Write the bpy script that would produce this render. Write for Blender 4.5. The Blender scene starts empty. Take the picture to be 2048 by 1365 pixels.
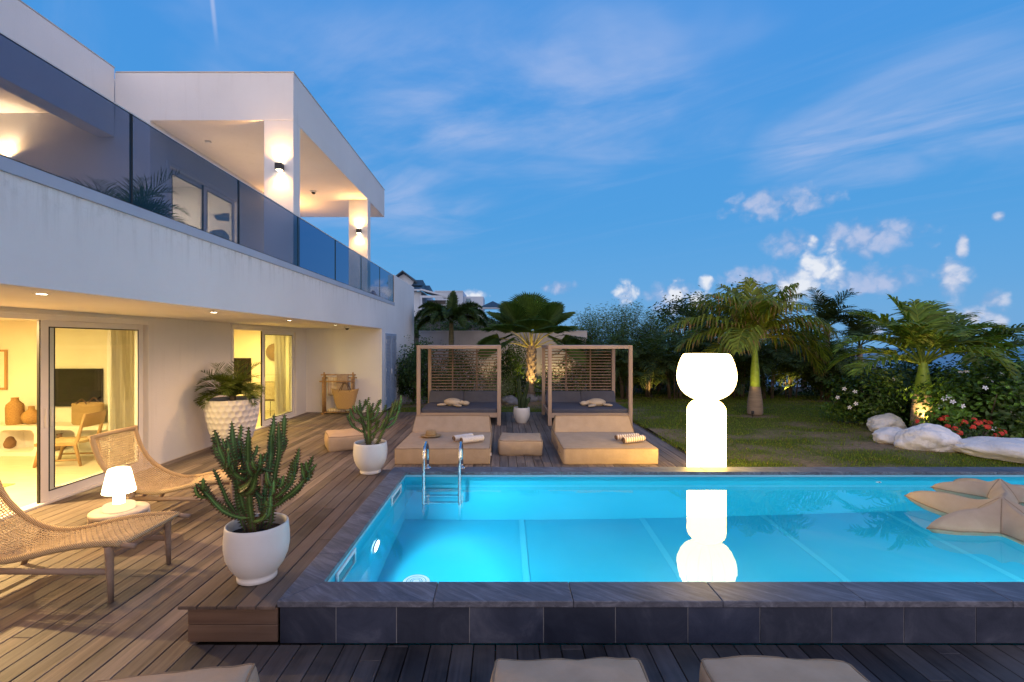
import bpy, bmesh, math, random
import numpy as np
from mathutils import Vector, Matrix, noise
R = math.radians
PI = math.pi
sc = bpy.context.scene
COL = sc.collection
rnd = random.Random(7)
ORG = {}

# ------------------------------------------------------------------ pixel -> place (used once, to read sizes off the photograph)
F, VX, VY, H = 967.0, 1005.0, 686.0, 2.0
def gz(px, py, z=0.0):
    y = F * (H - z) / (py - VY)
    return Vector(((px - VX) * y / F, y, z))
def gy(px, py, y):
    return Vector(((px - VX) * y / F, y, H - (py - VY) * y / F))

# ------------------------------------------------------------------ mesh builder
class MB:
    def __init__(s):
        s.v = []; s.f = []; s.m = []; s.c = []; s.s = []
    def add(s, verts, faces, mat=0, col=(1, 1, 1), smooth=False):
        o = len(s.v)
        s.v.extend([tuple(p) for p in verts])
        for f in faces:
            s.f.append(tuple(i + o for i in f))
            s.m.append(mat); s.c.append(col); s.s.append(smooth)
    def box(s, x0, x1, y0, y1, z0, z1, mat=0, col=(1, 1, 1)):
        v = [(x0,y0,z0),(x1,y0,z0),(x1,y1,z0),(x0,y1,z0),(x0,y0,z1),(x1,y0,z1),(x1,y1,z1),(x0,y1,z1)]
        s.add(v, [(0,3,2,1),(4,5,6,7),(0,1,5,4),(1,2,6,5),(2,3,7,6),(3,0,4,7)], mat, col)
    def mbox(s, M, sx, sy, sz, mat=0, col=(1, 1, 1)):
        v = [M @ Vector((a*sx/2, b*sy/2, c*sz/2)) for c in (-1,1) for a, b in ((-1,-1),(1,-1),(1,1),(-1,1))]
        s.add(v, [(0,3,2,1),(4,5,6,7),(0,1,5,4),(1,2,6,5),(2,3,7,6),(3,0,4,7)], mat, col)
    def tube(s, pts, rad, n=8, mat=0, col=(1, 1, 1), smooth=True, cap=True, closed=False, flat=1.0):
        pts = [Vector(p) for p in pts]
        k = len(pts)
        rr = rad if hasattr(rad, '__len__') else [rad] * k
        vs = []; up = None
        for i, p in enumerate(pts):
            if closed: t = pts[(i+1) % k] - pts[i-1]
            else: t = pts[min(i+1, k-1)] - pts[max(i-1, 0)]
            if t.length < 1e-9: t = Vector((0, 0, 1))
            t.normalize()
            if up is None:
                a = Vector((0, 0, 1)) if abs(t.z) < .9 else Vector((1, 0, 0))
                up = (a - t * a.dot(t)).normalized()
            else:
                up = up - t * up.dot(t)
                if up.length < 1e-6: up = t.orthogonal()
                up.normalize()
            sd = t.cross(up)
            for j in range(n):
                a = 2 * PI * j / n
                vs.append(p + (up * (math.cos(a) * flat) + sd * math.sin(a)) * rr[i])
        fs = []
        for i in range(k if closed else k - 1):
            i2 = (i + 1) % k
            for j in range(n):
                j2 = (j + 1) % n
                fs.append((i*n+j, i*n+j2, i2*n+j2, i2*n+j))
        if cap and not closed:
            fs.append(tuple(range(n-1, -1, -1))); fs.append(tuple((k-1)*n + j for j in range(n)))
        s.add(vs, fs, mat, col, smooth)
    def lathe(s, prof, n=32, c=(0, 0, 0), mat=0, col=(1, 1, 1), smooth=True, mod=None, cap=True):
        vs = []
        for (r, z) in prof:
            for j in range(n):
                a = 2 * PI * j / n
                q = r * (mod(a, z) if mod else 1)
                vs.append((c[0] + q*math.cos(a), c[1] + q*math.sin(a), c[2] + z))
        fs = []
        for i in range(len(prof) - 1):
            for j in range(n):
                j2 = (j + 1) % n
                fs.append((i*n+j, i*n+j2, (i+1)*n+j2, (i+1)*n+j))
        if cap:
            if prof[0][0] > 1e-4: fs.append(tuple(range(n-1, -1, -1)))
            if prof[-1][0] > 1e-4: fs.append(tuple((len(prof)-1)*n + j for j in range(n)))
        s.add(vs, fs, mat, col, smooth)
    def ball(s, c, r, n=20, m=12, mat=0, col=(1, 1, 1), M=None, fn=None):
        vs = []; fs = []
        rx, ry, rz = r if hasattr(r, '__len__') else (r, r, r)
        for i in range(m + 1):
            t = PI * i / m
            for j in range(n):
                a = 2 * PI * j / n
                d = Vector((math.sin(t)*math.cos(a), math.sin(t)*math.sin(a), math.cos(t)))
                k = fn(d) if fn else 1
                p = Vector((d.x*rx*k, d.y*ry*k, d.z*rz*k))
                if M is not None: p = M @ p
                vs.append(Vector(c) + p)
        for i in range(m):
            for j in range(n):
                j2 = (j + 1) % n
                fs.append((i*n+j, (i+1)*n+j, (i+1)*n+j2, i*n+j2))
        s.add(vs, fs, mat, col, True)
    def build(s, name, mats, parent=None, world=True, bevel=None, seg=2, weld=False, sub=0):
        me = bpy.data.meshes.new(name)
        v = s.v
        if parent is not None and world:
            o = ORG.get(parent.name, (0, 0, 0))
            v = [(a - o[0], b - o[1], c - o[2]) for a, b, c in v]
        me.from_pydata(v, [], s.f)
        mats = mats if isinstance(mats, (list, tuple)) else [mats]
        for m in mats: me.materials.append(m)
        me.polygons.foreach_set('material_index', s.m)
        me.polygons.foreach_set('use_smooth', s.s)
        ca = me.color_attributes.new('Col', 'FLOAT_COLOR', 'CORNER')
        arr = np.ones((len(me.loops), 4), dtype=np.float32)
        k = 0
        lens = [len(f) for f in s.f]
        arr[:, :3] = np.repeat(np.array(s.c, dtype=np.float32).reshape(-1, 3), lens, axis=0)
        ca.data.foreach_set('color', arr.ravel())
        me.validate()
        me.update()
        ob = bpy.data.objects.new(name, me)
        COL.objects.link(ob)
        if parent is not None:
            ob.parent = parent
            ORG[ob.name] = ORG.get(parent.name, (0, 0, 0))
        if weld:
            w = ob.modifiers.new('weld', 'WELD'); w.merge_threshold = 1e-4
        if bevel:
            b = ob.modifiers.new('bevel', 'BEVEL'); b.width = bevel; b.segments = seg; b.limit_method = 'ANGLE'; b.angle_limit = R(40)
        if sub:
            b = ob.modifiers.new('sub', 'SUBSURF'); b.levels = sub; b.render_levels = sub
        return ob

def tag(o, label=None, cat=None, group=None, kind=None):
    if label: o['label'] = label
    if cat: o['category'] = cat
    if group: o['group'] = group
    if kind: o['kind'] = kind
    return o
def thing(name, label, cat, loc=(0, 0, 0), rz=0.0, group=None):
    o = bpy.data.objects.new(name, None); COL.objects.link(o)
    o.empty_display_size = .2
    o.location = loc; o.rotation_euler = (0, 0, rz)
    ORG[o.name] = tuple(loc)
    return tag(o, label, cat, group)
KIDS = {}
def copy_tree(o, parent=None):
    c = o.copy(); COL.objects.link(c)
    if parent is not None: c.parent = parent
    for ch in list(o.children): copy_tree(ch, c)
    return c
def dup(o, loc, rz=None, label=None, scale=None):
    c = copy_tree(o)
    c.location = loc
    if rz is not None: c.rotation_euler = (0, 0, rz)
    if label: c['label'] = label
    if scale: c.scale = scale if hasattr(scale, '__len__') else (scale,)*3
    ORG[c.name] = tuple(loc)
    return c

# ------------------------------------------------------------------ materials
def nmat(name):
    m = bpy.data.materials.new(name); m.use_nodes = True
    nt = m.node_tree
    for n in list(nt.nodes): nt.nodes.remove(n)
    out = nt.nodes.new('ShaderNodeOutputMaterial')
    return m, nt, out
def N(nt, t, **kw):
    n = nt.nodes.new(t)
    for k, v in kw.items():
        if k in n.inputs.keys() if hasattr(n.inputs, 'keys') else False: n.inputs[k].default_value = v
        else: setattr(n, k, v)
    return n
def link(nt, a, b): nt.links.new(a, b)
def c4(c): return (c[0], c[1], c[2], 1.0)
def mathn(nt, op, a, b=None, c=None, clamp=False):
    n = nt.nodes.new('ShaderNodeMath'); n.operation = op; n.use_clamp = clamp
    for i, x in enumerate((a, b, c)):
        if x is None: continue
        if isinstance(x, (int, float)): n.inputs[i].default_value = x
        else: nt.links.new(x, n.inputs[i])
    return n.outputs[0]
def mixc(nt, fac, a, b, mode='MIX'):
    n = nt.nodes.new('ShaderNodeMix'); n.data_type = 'RGBA'; n.blend_type = mode
    for sock, x in ((n.inputs[0], fac), (n.inputs[6], a), (n.inputs[7], b)):
        if isinstance(x, (int, float)): sock.default_value = x
        elif isinstance(x, (tuple, list)): sock.default_value = c4(x)
        else: nt.links.new(x, sock)
    return n.outputs[2]
def ramp(nt, fac, stops, interp='LINEAR'):
    n = nt.nodes.new('ShaderNodeValToRGB'); cr = n.color_ramp; cr.interpolation = interp
    while len(cr.elements) < len(stops): cr.elements.new(.5)
    for e, (p, c) in zip(cr.elements, stops):
        e.position = p; e.color = c4(c) if hasattr(c, '__len__') else (c, c, c, 1)
    nt.links.new(fac, n.inputs[0])
    return n.outputs[0]
def coords(nt, scale=(1, 1, 1), rot=(0, 0, 0), which='Object', attr_shift=False):
    tc = nt.nodes.new('ShaderNodeTexCoord')
    mp = nt.nodes.new('ShaderNodeMapping')
    mp.inputs['Scale'].default_value = scale
    src = tc.outputs[which]
    if attr_shift:
        at = nt.nodes.new('ShaderNodeAttribute'); at.attribute_name = 'Col'
        sx = nt.nodes.new('ShaderNodeVectorMath'); sx.operation = 'MULTIPLY_ADD'
        nt.links.new(at.outputs['Color'], sx.inputs[0]); sx.inputs[1].default_value = (37.0, 91.0, 53.0)
        nt.links.new(src, sx.inputs[2]); src = sx.outputs[0]
    if any(rot):                      # turn first, stretch afterwards
        m0 = nt.nodes.new('ShaderNodeMapping'); m0.inputs['Rotation'].default_value = rot
        nt.links.new(src, m0.inputs[0]); src = m0.outputs[0]
    nt.links.new(src, mp.inputs[0])
    return mp.outputs[0]
def noisen(nt, vec, scale, detail=4, rough=.55, dist=0.0):
    n = nt.nodes.new('ShaderNodeTexNoise')
    n.inputs['Scale'].default_value = scale; n.inputs['Detail'].default_value = detail
    n.inputs['Roughness'].default_value = rough; n.inputs['Distortion'].default_value = dist
    nt.links.new(vec, n.inputs['Vector'])
    return n.outputs['Fac']
def bumpn(nt, h, strength, dist=.01, normal=None):
    b = nt.nodes.new('ShaderNodeBump'); b.inputs['Strength'].default_value = strength; b.inputs['Distance'].default_value = dist
    nt.links.new(h, b.inputs['Height'])
    if normal is not None: nt.links.new(normal, b.inputs['Normal'])
    return b.outputs[0]
def principled(nt, out, base, rough=.6, spec=.5, metal=0.0, normal=None):
    p = nt.nodes.new('ShaderNodeBsdfPrincipled')
    for k, x in (('Base Color', base), ('Roughness', rough), ('Specular IOR Level', spec), ('Metallic', metal)):
        if isinstance(x, (int, float)): p.inputs[k].default_value = x
        elif isinstance(x, (tuple, list)): p.inputs[k].default_value = c4(x)
        else: nt.links.new(x, p.inputs[k])
    if normal is not None: nt.links.new(normal, p.inputs['Normal'])
    nt.links.new(p.outputs[0], out.inputs[0])
    return p
def pm(name, c1, c2=None, scale=6, rough=.6, bump=0.0, bscale=60, stretch=(1, 1, 1), rot=(0, 0, 0), attr=False, spec=.4, metal=0.0, lo=.35, hi=.65, bdist=.01, shift=False, detail=5):
    m, nt, out = nmat(name)
    c2 = c2 or tuple(x * .85 for x in c1)
    v = coords(nt, stretch, rot, attr_shift=shift)
    f = noisen(nt, v, scale, detail)
    col = ramp(nt, f, [(lo, c1), (hi, c2)])
    if attr:
        at = nt.nodes.new('ShaderNodeAttribute'); at.attribute_name = 'Col'
        col = mixc(nt, 1.0, col, at.outputs['Color'], 'MULTIPLY')
    nor = None
    if bump:
        nor = bumpn(nt, noisen(nt, v, bscale, 4), bump, bdist)
    principled(nt, out, col, rough, spec, metal, nor)
    return m
def leafmat(name, tint=(1, 1, 1), rough=.45, trans=.25):
    m, nt, out = nmat(name)
    at = nt.nodes.new('ShaderNodeAttribute'); at.attribute_name = 'Col'
    v = coords(nt)
    f = noisen(nt, v, 9, 3)
    c = mixc(nt, 1.0, at.outputs['Color'], ramp(nt, f, [(.3, tuple(.7*x for x in tint)), (.7, tuple(1.15*x for x in tint))]), 'MULTIPLY')
    p = nt.nodes.new('ShaderNodeBsdfPrincipled'); p.inputs['Roughness'].default_value = rough
    nt.links.new(c, p.inputs['Base Color']); p.inputs['Specular IOR Level'].default_value = .22 if rough > .4 else .35
    t = nt.nodes.new('ShaderNodeBsdfTranslucent'); nt.links.new(mixc(nt, 1.0, c, (1.2, 1.25, .5), 'MULTIPLY'), t.inputs[0])
    mx = nt.nodes.new('ShaderNodeMixShader'); mx.inputs[0].default_value = trans
    nt.links.new(p.outputs[0], mx.inputs[1]); nt.links.new(t.outputs[0], mx.inputs[2]); nt.links.new(mx.outputs[0], out.inputs[0])
    return m
def emit(name, c, s):
    m, nt, out = nmat(name)
    e = nt.nodes.new('ShaderNodeEmission'); e.inputs[0].default_value = c4(c); e.inputs[1].default_value = s
    nt.links.new(e.outputs[0], out.inputs[0])
    return m
def glassmat(name, tint, refl=1.0, ior=1.45):
    m, nt, out = nmat(name)
    t = nt.nodes.new('ShaderNodeBsdfTransparent'); t.inputs[0].default_value = c4(tint)
    g = nt.nodes.new('ShaderNodeBsdfGlossy'); g.inputs['Roughness'].default_value = .0; g.inputs[0].default_value = (1, 1, 1, 1)
    fr = nt.nodes.new('ShaderNodeFresnel'); fr.inputs[0].default_value = ior
    geo = nt.nodes.new('ShaderNodeNewGeometry')
    fac = mathn(nt, 'MULTIPLY', mathn(nt, 'MULTIPLY', fr.outputs[0], refl), mathn(nt, 'SUBTRACT', 1.0, geo.outputs['Backfacing']))
    mx = nt.nodes.new('ShaderNodeMixShader'); nt.links.new(fac, mx.inputs[0])
    nt.links.new(t.outputs[0], mx.inputs[1]); nt.links.new(g.outputs[0], mx.inputs[2]); nt.links.new(mx.outputs[0], out.inputs[0])
    return m

def wood_mat(name, ca, cb, axis='Y', rough=.6, gscale=1.0, tint=True, contrast=1.0, bump=.25):
    """weathered planks: grain stretched along the plank, every plank offset and tinted by its own colour"""
    m, nt, out = nmat(name)
    st = {'X': (1.2, 26, 26), 'Y': (26, 1.2, 26), 'Z': (26, 26, 1.2)}[axis]
    st = tuple(x * gscale for x in st)
    v = coords(nt, st, attr_shift=tint)
    f1 = noisen(nt, v, 1.0, 6, .62, .6)
    v2 = coords(nt, tuple(x * .16 for x in st), attr_shift=tint)
    f2 = noisen(nt, v2, 1.4, 3, .5, 1.2)
    f = mathn(nt, 'ADD', mathn(nt, 'MULTIPLY', f1, .6), mathn(nt, 'MULTIPLY', f2, .4))
    lo, hi = .5 - .16 / contrast, .5 + .16 / contrast
    col = ramp(nt, f, [(lo, ca), (hi, cb)])
    if tint:
        at = nt.nodes.new('ShaderNodeAttribute'); at.attribute_name = 'Col'
        col = mixc(nt, 1.0, col, at.outputs['Color'], 'MULTIPLY')
    v3 = coords(nt, (1, 1, 1))
    st3 = noisen(nt, v3, 1.1, 5, .6)
    col = mixc(nt, ramp(nt, st3, [(.42, 0), (.7, .45)]), col, tuple(x * .75 + .05 for x in cb))
    principled(nt, out, col, rough, .35, 0, bumpn(nt, f1, bump, .004))
    return m

M = {}
def make_materials():
    # stucco with a sprayed texture and faint rain streaks
    m, nt, out = nmat('white_stucco')
    v = coords(nt)
    col = ramp(nt, noisen(nt, v, .7, 6, .6), [(.3, (.78, .765, .75)), (.7, (.85, .835, .82))])
    sv = coords(nt, (3.2, 3.2, .22))
    streak = ramp(nt, noisen(nt, sv, 2.2, 5, .65), [(.58, 0), (.82, .22)])
    col = mixc(nt, streak, col, (.52, .50, .46))
    h = noisen(nt, v, 55, 4, .6)
    principled(nt, out, col, .85, .2, 0, bumpn(nt, h, .55, .006))
    M['stucco'] = m
    # the same render below the balcony capping, with dirt that has run down from the joint
    m, nt, out = nmat('stained_stucco')
    v = coords(nt)
    col = ramp(nt, noisen(nt, v, .7, 6, .6), [(.3, (.78, .765, .75)), (.7, (.85, .835, .82))])
    tc_ = nt.nodes.new('ShaderNodeTexCoord'); sx_ = nt.nodes.new('ShaderNodeSeparateXYZ'); nt.links.new(tc_.outputs['Object'], sx_.inputs[0])
    mr_ = nt.nodes.new('ShaderNodeMapRange'); mr_.inputs[1].default_value = 2.75; mr_.inputs[2].default_value = 3.19; nt.links.new(sx_.outputs[2], mr_.inputs[0])
    s1 = ramp(nt, noisen(nt, coords(nt, (5, 5, .35)), 2.4, 6, .7), [(.50, 0), (.72, 1)])
    s2 = ramp(nt, noisen(nt, coords(nt, (1, 1, 1)), 9, 7, .72), [(.52, 0), (.70, 1)])
    mk = mathn(nt, 'MULTIPLY', mathn(nt, 'MULTIPLY', s1, mr_.outputs[0]), .34)
    mk = mathn(nt, 'ADD', mk, mathn(nt, 'MULTIPLY', mathn(nt, 'MULTIPLY', s2, mathn(nt, 'POWER', mr_.outputs[0], 4.0)), .40), clamp=True)
    col = mixc(nt, mk, col, (.30, .27, .23))
    principled(nt, out, col, .85, .2, 0, bumpn(nt, noisen(nt, v, 55, 4, .6), .6, .007))
    M['fascia'] = m
    M['plaster'] = pm('interior_plaster', (.80, .78, .72), (.84, .82, .77), 2, .8, .1, 40)
    M['ceiling'] = pm('ceiling_paint', (.78, .75, .70), (.82, .79, .75), 1.2, .8, .05, 40)
    M['roof_edge'] = pm('flashing', (.55, .53, .52), (.62, .60, .58), 3, .5)
    M['alu'] = pm('white_aluminium', (.78, .76, .74), (.82, .80, .78), 2, .35, .02, 80)
    M['sill'] = pm('grey_capping', (.42, .46, .56), (.47, .51, .60), 1.5, .45, .05, 30)
    M['black'] = pm('black_gasket', (.012, .012, .013), (.02, .02, .02), 5, .5)
    M['anth'] = pm('anthracite_metal', (.02, .02, .022), (.03, .03, .033), 6, .45, .05, 90)
    M['pane'] = glassmat('window_glass', (.93, .96, .95), 1.0)
    M['rail_glass'] = glassmat('tinted_rail_glass', (.40, .455, .585), .85)
    M['wood_deck'] = wood_mat('weathered_deck_wood', (.080, .060, .049), (.235, .185, .152), 'Y', .55, 1.0, True, 1.25, .5)
    M['wood_riser'] = wood_mat('riser_wood', (.10, .055, .035), (.19, .115, .075), 'X', .55, .8, True, 1.2, .25)
    M['teak'] = wood_mat('teak_frame', (.36, .24, .17), (.52, .38, .28), 'Z', .6, .7, True, .9, .2)
    M['teak_x'] = wood_mat('teak_beam', (.36, .24, .17), (.52, .38, .28), 'X', .6, .7, True, .9, .2)
    M['teak_dark'] = wood_mat('grey_teak', (.20, .135, .095), (.33, .24, .18), 'X', .6, .9, True, 1, .2)
    M['pale_wood'] = wood_mat('pale_bleached_wood', (.58, .45, .32), (.70, .58, .45), 'X', .6, .8, True, .9, .15)
    M['oak'] = wood_mat('oak', (.36, .21, .09), (.48, .30, .14), 'Z', .5, .8, True, 1, .1)
    # slate / quartzite coping with slanted veins
    m, nt, out = nmat('coping_stone')
    v = coords(nt, (2.2, 14, 14), (0, 0, R(38)), attr_shift=True)
    f = noisen(nt, v, 1.3, 7, .68, 1.1)
    v2 = coords(nt, (1, 1, 1), attr_shift=True)
    f2 = noisen(nt, v2, 3.0, 5, .6)
    ff = mathn(nt, 'ADD', mathn(nt, 'MULTIPLY', f, .7), mathn(nt, 'MULTIPLY', f2, .3))
    col = ramp(nt, ff, [(.34, (.052, .055, .072)), (.5, (.105, .108, .135)), (.68, (.215, .22, .265))])
    principled(nt, out, col, .5, .4, 0, bumpn(nt, f, .35, .006))
    M['coping'] = m
    m, nt, out = nmat('slate_tile')
    v = coords(nt, (1, 1, 1), attr_shift=True)
    f = noisen(nt, v, 2.6, 8, .66, .8)
    at = nt.nodes.new('ShaderNodeAttribute'); at.attribute_name = 'Col'
    col = ramp(nt, f, [(.3, (.013, .017, .030)), (.55, (.030, .035, .053)), (.78, (.075, .08, .10))])
    col = mixc(nt, 1.0, col, at.outputs['Color'], 'MULTIPLY')
    principled(nt, out, col, .48, .4, 0, bumpn(nt, noisen(nt, v, 22, 6, .65), .3, .006))
    M['slate'] = m
    M['grout'] = pm('grout', (.24, .235, .24), (.30, .295, .30), 20, .9)
    # pool liner
    m, nt, out = nmat('pool_liner')
    v = coords(nt)
    col = ramp(nt, noisen(nt, v, .9, 4), [(.3, (.012, .39, .55)), (.7, (.022, .43, .59))])
    principled(nt, out, col, .4, .3, 0, bumpn(nt, noisen(nt, v, 30, 3), .08, .01))
    M['liner'] = m
    M['liner_band'] = pm('liner_welt', (.22, .46, .56), (.26, .50, .60), 3, .4)
    # water surface
    m, nt, out = nmat('pool_water')
    v = coords(nt, (1, 1.6, 1))
    w = noisen(nt, v, 1.3, 2, .4)
    g = nt.nodes.new('ShaderNodeBsdfGlass'); g.inputs['IOR'].default_value = 1.333; g.inputs['Roughness'].default_value = 0.0
    g.inputs[0].default_value = (.93, .985, 1, 1)
    nt.links.new(bumpn(nt, w, .09, .02), g.inputs['Normal'])
    nt.links.new(g.outputs[0], out.inputs[0])
    M['water'] = m
    M['sea'] = pm('sea_water', (.02, .10, .20), (.03, .13, .25), .02, .35, .3, .4, spec=.5)
    M['steel'] = pm('polished_steel', (.62, .63, .65), (.70, .71, .72), 4, .14, 0, 10, metal=1.0)
    # fabrics
    def fabric(name, a, b, weave=420, bump=.35, wr=.3):
        m, nt, out = nmat(name)
        v = coords(nt)
        wv = nt.nodes.new('ShaderNodeTexWave'); wv.inputs['Scale'].default_value = weave / 6; wv.inputs['Distortion'].default_value = 1.5
        nt.links.new(v, wv.inputs[0])
        n1 = noisen(nt, v, 5, 5, .6)
        n2 = noisen(nt, v, weave, 2)
        col = ramp(nt, n1, [(.3, a), (.7, b)])
        col = mixc(nt, mathn(nt, 'MULTIPLY', n2, .35), col, tuple(x * .55 for x in a))
        nr = bumpn(nt, mathn(nt, 'ADD', mathn(nt, 'MULTIPLY', wv.outputs['Fac'], .5), n2), bump, .002)
        nr = bumpn(nt, noisen(nt, v, 7, 3, .5), wr, .03, nr)
        principled(nt, out, col, .9, .15, 0, nr)
        return m
    M['beige'] = fabric('beige_canvas', (.46, .335, .225), (.54, .40, .28))
    M['beige_pale'] = fabric('pale_beige_canvas', (.52, .40, .29), (.60, .48, .36))
    M['piping'] = pm('canvas_piping', (.25, .17, .105), (.30, .21, .13), 30, .9)
    M['grey_fab'] = fabric('charcoal_fabric', (.10, .10, .125), (.125, .125, .15), 500, .25, .25)
    M['plush'] = fabric('plush_cotton', (.58, .46, .33), (.66, .54, .41), 300, .4, .4)
    M['straw'] = pm('straw', (.46, .32, .16), (.32, .20, .09), 60, .8, .5, 90, stretch=(1, 1, 4))
    M['rattan'] = pm('rattan_weave', (.42, .26, .10), (.26, .15, .055), 45, .7, .6, 70, stretch=(1, 1, 3))
    m, nt, out = nmat('paper_rope')
    v = coords(nt)
    col = ramp(nt, noisen(nt, v, 14, 4), [(.3, (.50, .37, .21)), (.7, (.66, .51, .31))])
    principled(nt, out, col, .8, .2, 0, bumpn(nt, noisen(nt, v, 160, 3), .5, .003))
    M['rope'] = m
    m, nt, out = nmat('rope_wrapping')
    v = coords(nt)
    wv = nt.nodes.new('ShaderNodeTexWave'); wv.inputs['Scale'].default_value = 34; wv.inputs['Distortion'].default_value = .8; wv.bands_direction = 'DIAGONAL'
    nt.links.new(v, wv.inputs[0])
    col = ramp(nt, wv.outputs['Fac'], [(.0, (.34, .23, .12)), (.6, (.60, .45, .26))])
    principled(nt, out, col, .8, .2, 0, bumpn(nt, wv.outputs['Fac'], .8, .006))
    M['wrap'] = m
    M['towel_w'] = pm('white_towelling', (.70, .64, .60), (.78, .72, .68), 30, .95, .6, 220)
    m, nt, out = nmat('striped_towel')
    v = coords(nt)
    wv = nt.nodes.new('ShaderNodeTexWave'); wv.inputs['Scale'].default_value = 7; wv.inputs['Distortion'].default_value = 0
    nt.links.new(v, wv.inputs[0])
    col = ramp(nt, wv.outputs['Fac'], [(.45, (.72, .66, .60)), (.55, (.44, .30, .22))], 'CONSTANT')
    principled(nt, out, col, .95, .1, 0, bumpn(nt, noisen(nt, v, 200, 2), .4, .003))
    M['towel_s'] = m
    # ceramics
    m, nt, out = nmat('white_ceramic')
    v = coords(nt, (1, 1, 14))
    f = noisen(nt, v, 3.2, 4)
    v1 = coords(nt)
    col = ramp(nt, noisen(nt, v1, 4, 5), [(.3, (.66, .63, .61)), (.7, (.74, .71, .69))])
    principled(nt, out, col, .42, .4, 0, bumpn(nt, f, .25, .006))
    M['ceramic'] = m
    M['planter'] = pm('chalky_planter', (.70, .65, .60), (.76, .71, .66), 5, .75, .15, 60)
    M['soil'] = pm('soil', (.018, .013, .010), (.035, .025, .018), 30, .95, 1.0, 60, bdist=.02)
    # ground
    M['ground'] = pm('bare_ground', (.06, .045, .03), (.09, .07, .045), 3, .95, .6, 20)
    m, nt, out = nmat('lawn_turf')
    at = nt.nodes.new('ShaderNodeAttribute'); at.attribute_name = 'Col'
    v = coords(nt)
    col = mixc(nt, 1.0, at.outputs['Color'], ramp(nt, noisen(nt, v, 18, 6, .7), [(.3, (.6, .6, .6)), (.7, (1.35, 1.3, 1.2))]), 'MULTIPLY')
    principled(nt, out, col, .95, .1, 0, bumpn(nt, noisen(nt, v, 45, 5, .7), 1.0, .03))
    M['turf'] = m
    M['leaf'] = leafmat('leaf', (1.7, 1.75, 1.3), .55, .3)
    M['leaf_gloss'] = leafmat('glossy_leaf', (2.1, 2.3, 1.3), .36, .22)
    M['grass'] = leafmat('grass_blade', (2.6, 2.6, 1.4), .7, .3)
    M['cactus'] = leafmat('cactus_skin', (1, 1, 1), .42, .04)
    M['trunk'] = pm('palm_trunk', (.22, .165, .12), (.32, .25, .19), 4, .85, .6, 14, stretch=(1, 1, 9), attr=True)
    M['bark'] = pm('bark', (.10, .075, .05), (.16, .12, .085), 12, .9, .8, 30, stretch=(1, 1, .4))
    m, nt, out = nmat('white_rock')
    v = coords(nt)
    col = ramp(nt, noisen(nt, v, 2.5, 8, .65), [(.3, (.66, .645, .64)), (.62, (.84, .82, .81))])
    cr = ramp(nt, noisen(nt, coords(nt, (1, 1, 2.5)), 5, 8, .7), [(.58, 0), (.70, .6)])
    col = mixc(nt, cr, col, (.40, .36, .32))
    principled(nt, out, col, .85, .2, 0, bumpn(nt, noisen(nt, v, 9, 8, .68), .9, .04))
    M['rock_w'] = m
    M['rock_g'] = pm('grey_rock', (.16, .15, .15), (.26, .25, .25), 5, .9, .8, 12, bdist=.03)
    M['gwall'] = pm('garden_wall_paint', (.42, .405, .42), (.49, .475, .49), 1.5, .85, .3, 40)
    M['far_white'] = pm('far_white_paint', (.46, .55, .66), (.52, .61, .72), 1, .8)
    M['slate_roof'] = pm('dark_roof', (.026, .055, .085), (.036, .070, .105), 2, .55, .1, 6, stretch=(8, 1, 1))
    M['shutter'] = pm('blue_grey_paint', (.32, .39, .50), (.38, .45, .56), 3, .6, .1, 40)
    M['tv'] = pm('tv_screen', (.006, .006, .007), (.008, .008, .009), 1, .12, spec=.6)
    M['tile_floor'] = pm('pale_wood_floor', (.60, .52, .40), (.68, .60, .48), 2.5, .4, .05, 20, stretch=(1, 5, 1))
    M['rug'] = pm('jute_rug', (.44, .30, .13), (.52, .37, .18), 60, .95, .6, 120)
    M['white_gloss'] = pm('white_lacquer', (.78, .75, .70), (.82, .79, .74), 3, .5, .1, 20)
    m, nt, out = nmat('sheer_curtain')
    d_ = nt.nodes.new('ShaderNodeBsdfDiffuse'); d_.inputs[0].default_value = (.80, .76, .68, 1)
    t_ = nt.nodes.new('ShaderNodeBsdfTranslucent'); t_.inputs[0].default_value = (.80, .76, .66, 1)
    x_ = nt.nodes.new('ShaderNodeMixShader'); x_.inputs[0].default_value = .45
    nt.links.new(d_.outputs[0], x_.inputs[1]); nt.links.new(t_.outputs[0], x_.inputs[2]); nt.links.new(x_.outputs[0], out.inputs[0])
    M['curtain'] = m
    M['clay'] = pm('brown_clay', (.16, .09, .05), (.24, .14, .08), 8, .8, .5, 30)
    M['art_paper'] = pm('art_paper', (.66, .56, .42), (.34, .20, .10), 5, .9, lo=.5, hi=.58)
    M['art_blue'] = pm('abstract_blue_print', (.72, .70, .68), (.05, .09, .20), 2.2, .8, lo=.5, hi=.52, detail=0)
    M['white_plastic'] = pm('white_plastic', (.74, .74, .74), (.78, .78, .78), 4, .35)
    M['leather'] = pm('brown_leather', (.07, .035, .02), (.10, .05, .03), 12, .5)
    M['flower_w'] = pm('white_petal', (.82, .82, .84), (.86, .86, .88), 9, .6)
    M['flower_r'] = pm('red_petal', (.55, .035, .02), (.62, .06, .03), 9, .6)
    M['e_lamp'] = emit('glowing_polymer', (1, .63, .15), 22)
    m, nt, out = nmat('glowing_ribbed_polymer')
    tc = nt.nodes.new('ShaderNodeTexCoord'); sp = nt.nodes.new('ShaderNodeSeparateXYZ'); nt.links.new(tc.outputs['Object'], sp.inputs[0])
    a = mathn(nt, 'ARCTAN2', sp.outputs[1], sp.outputs[0])
    s_ = mathn(nt, 'ABSOLUTE', mathn(nt, 'SINE', mathn(nt, 'MULTIPLY', a, 7.0)))
    e = nt.nodes.new('ShaderNodeEmission'); e.inputs[0].default_value = (1, .70, .26, 1)
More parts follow.
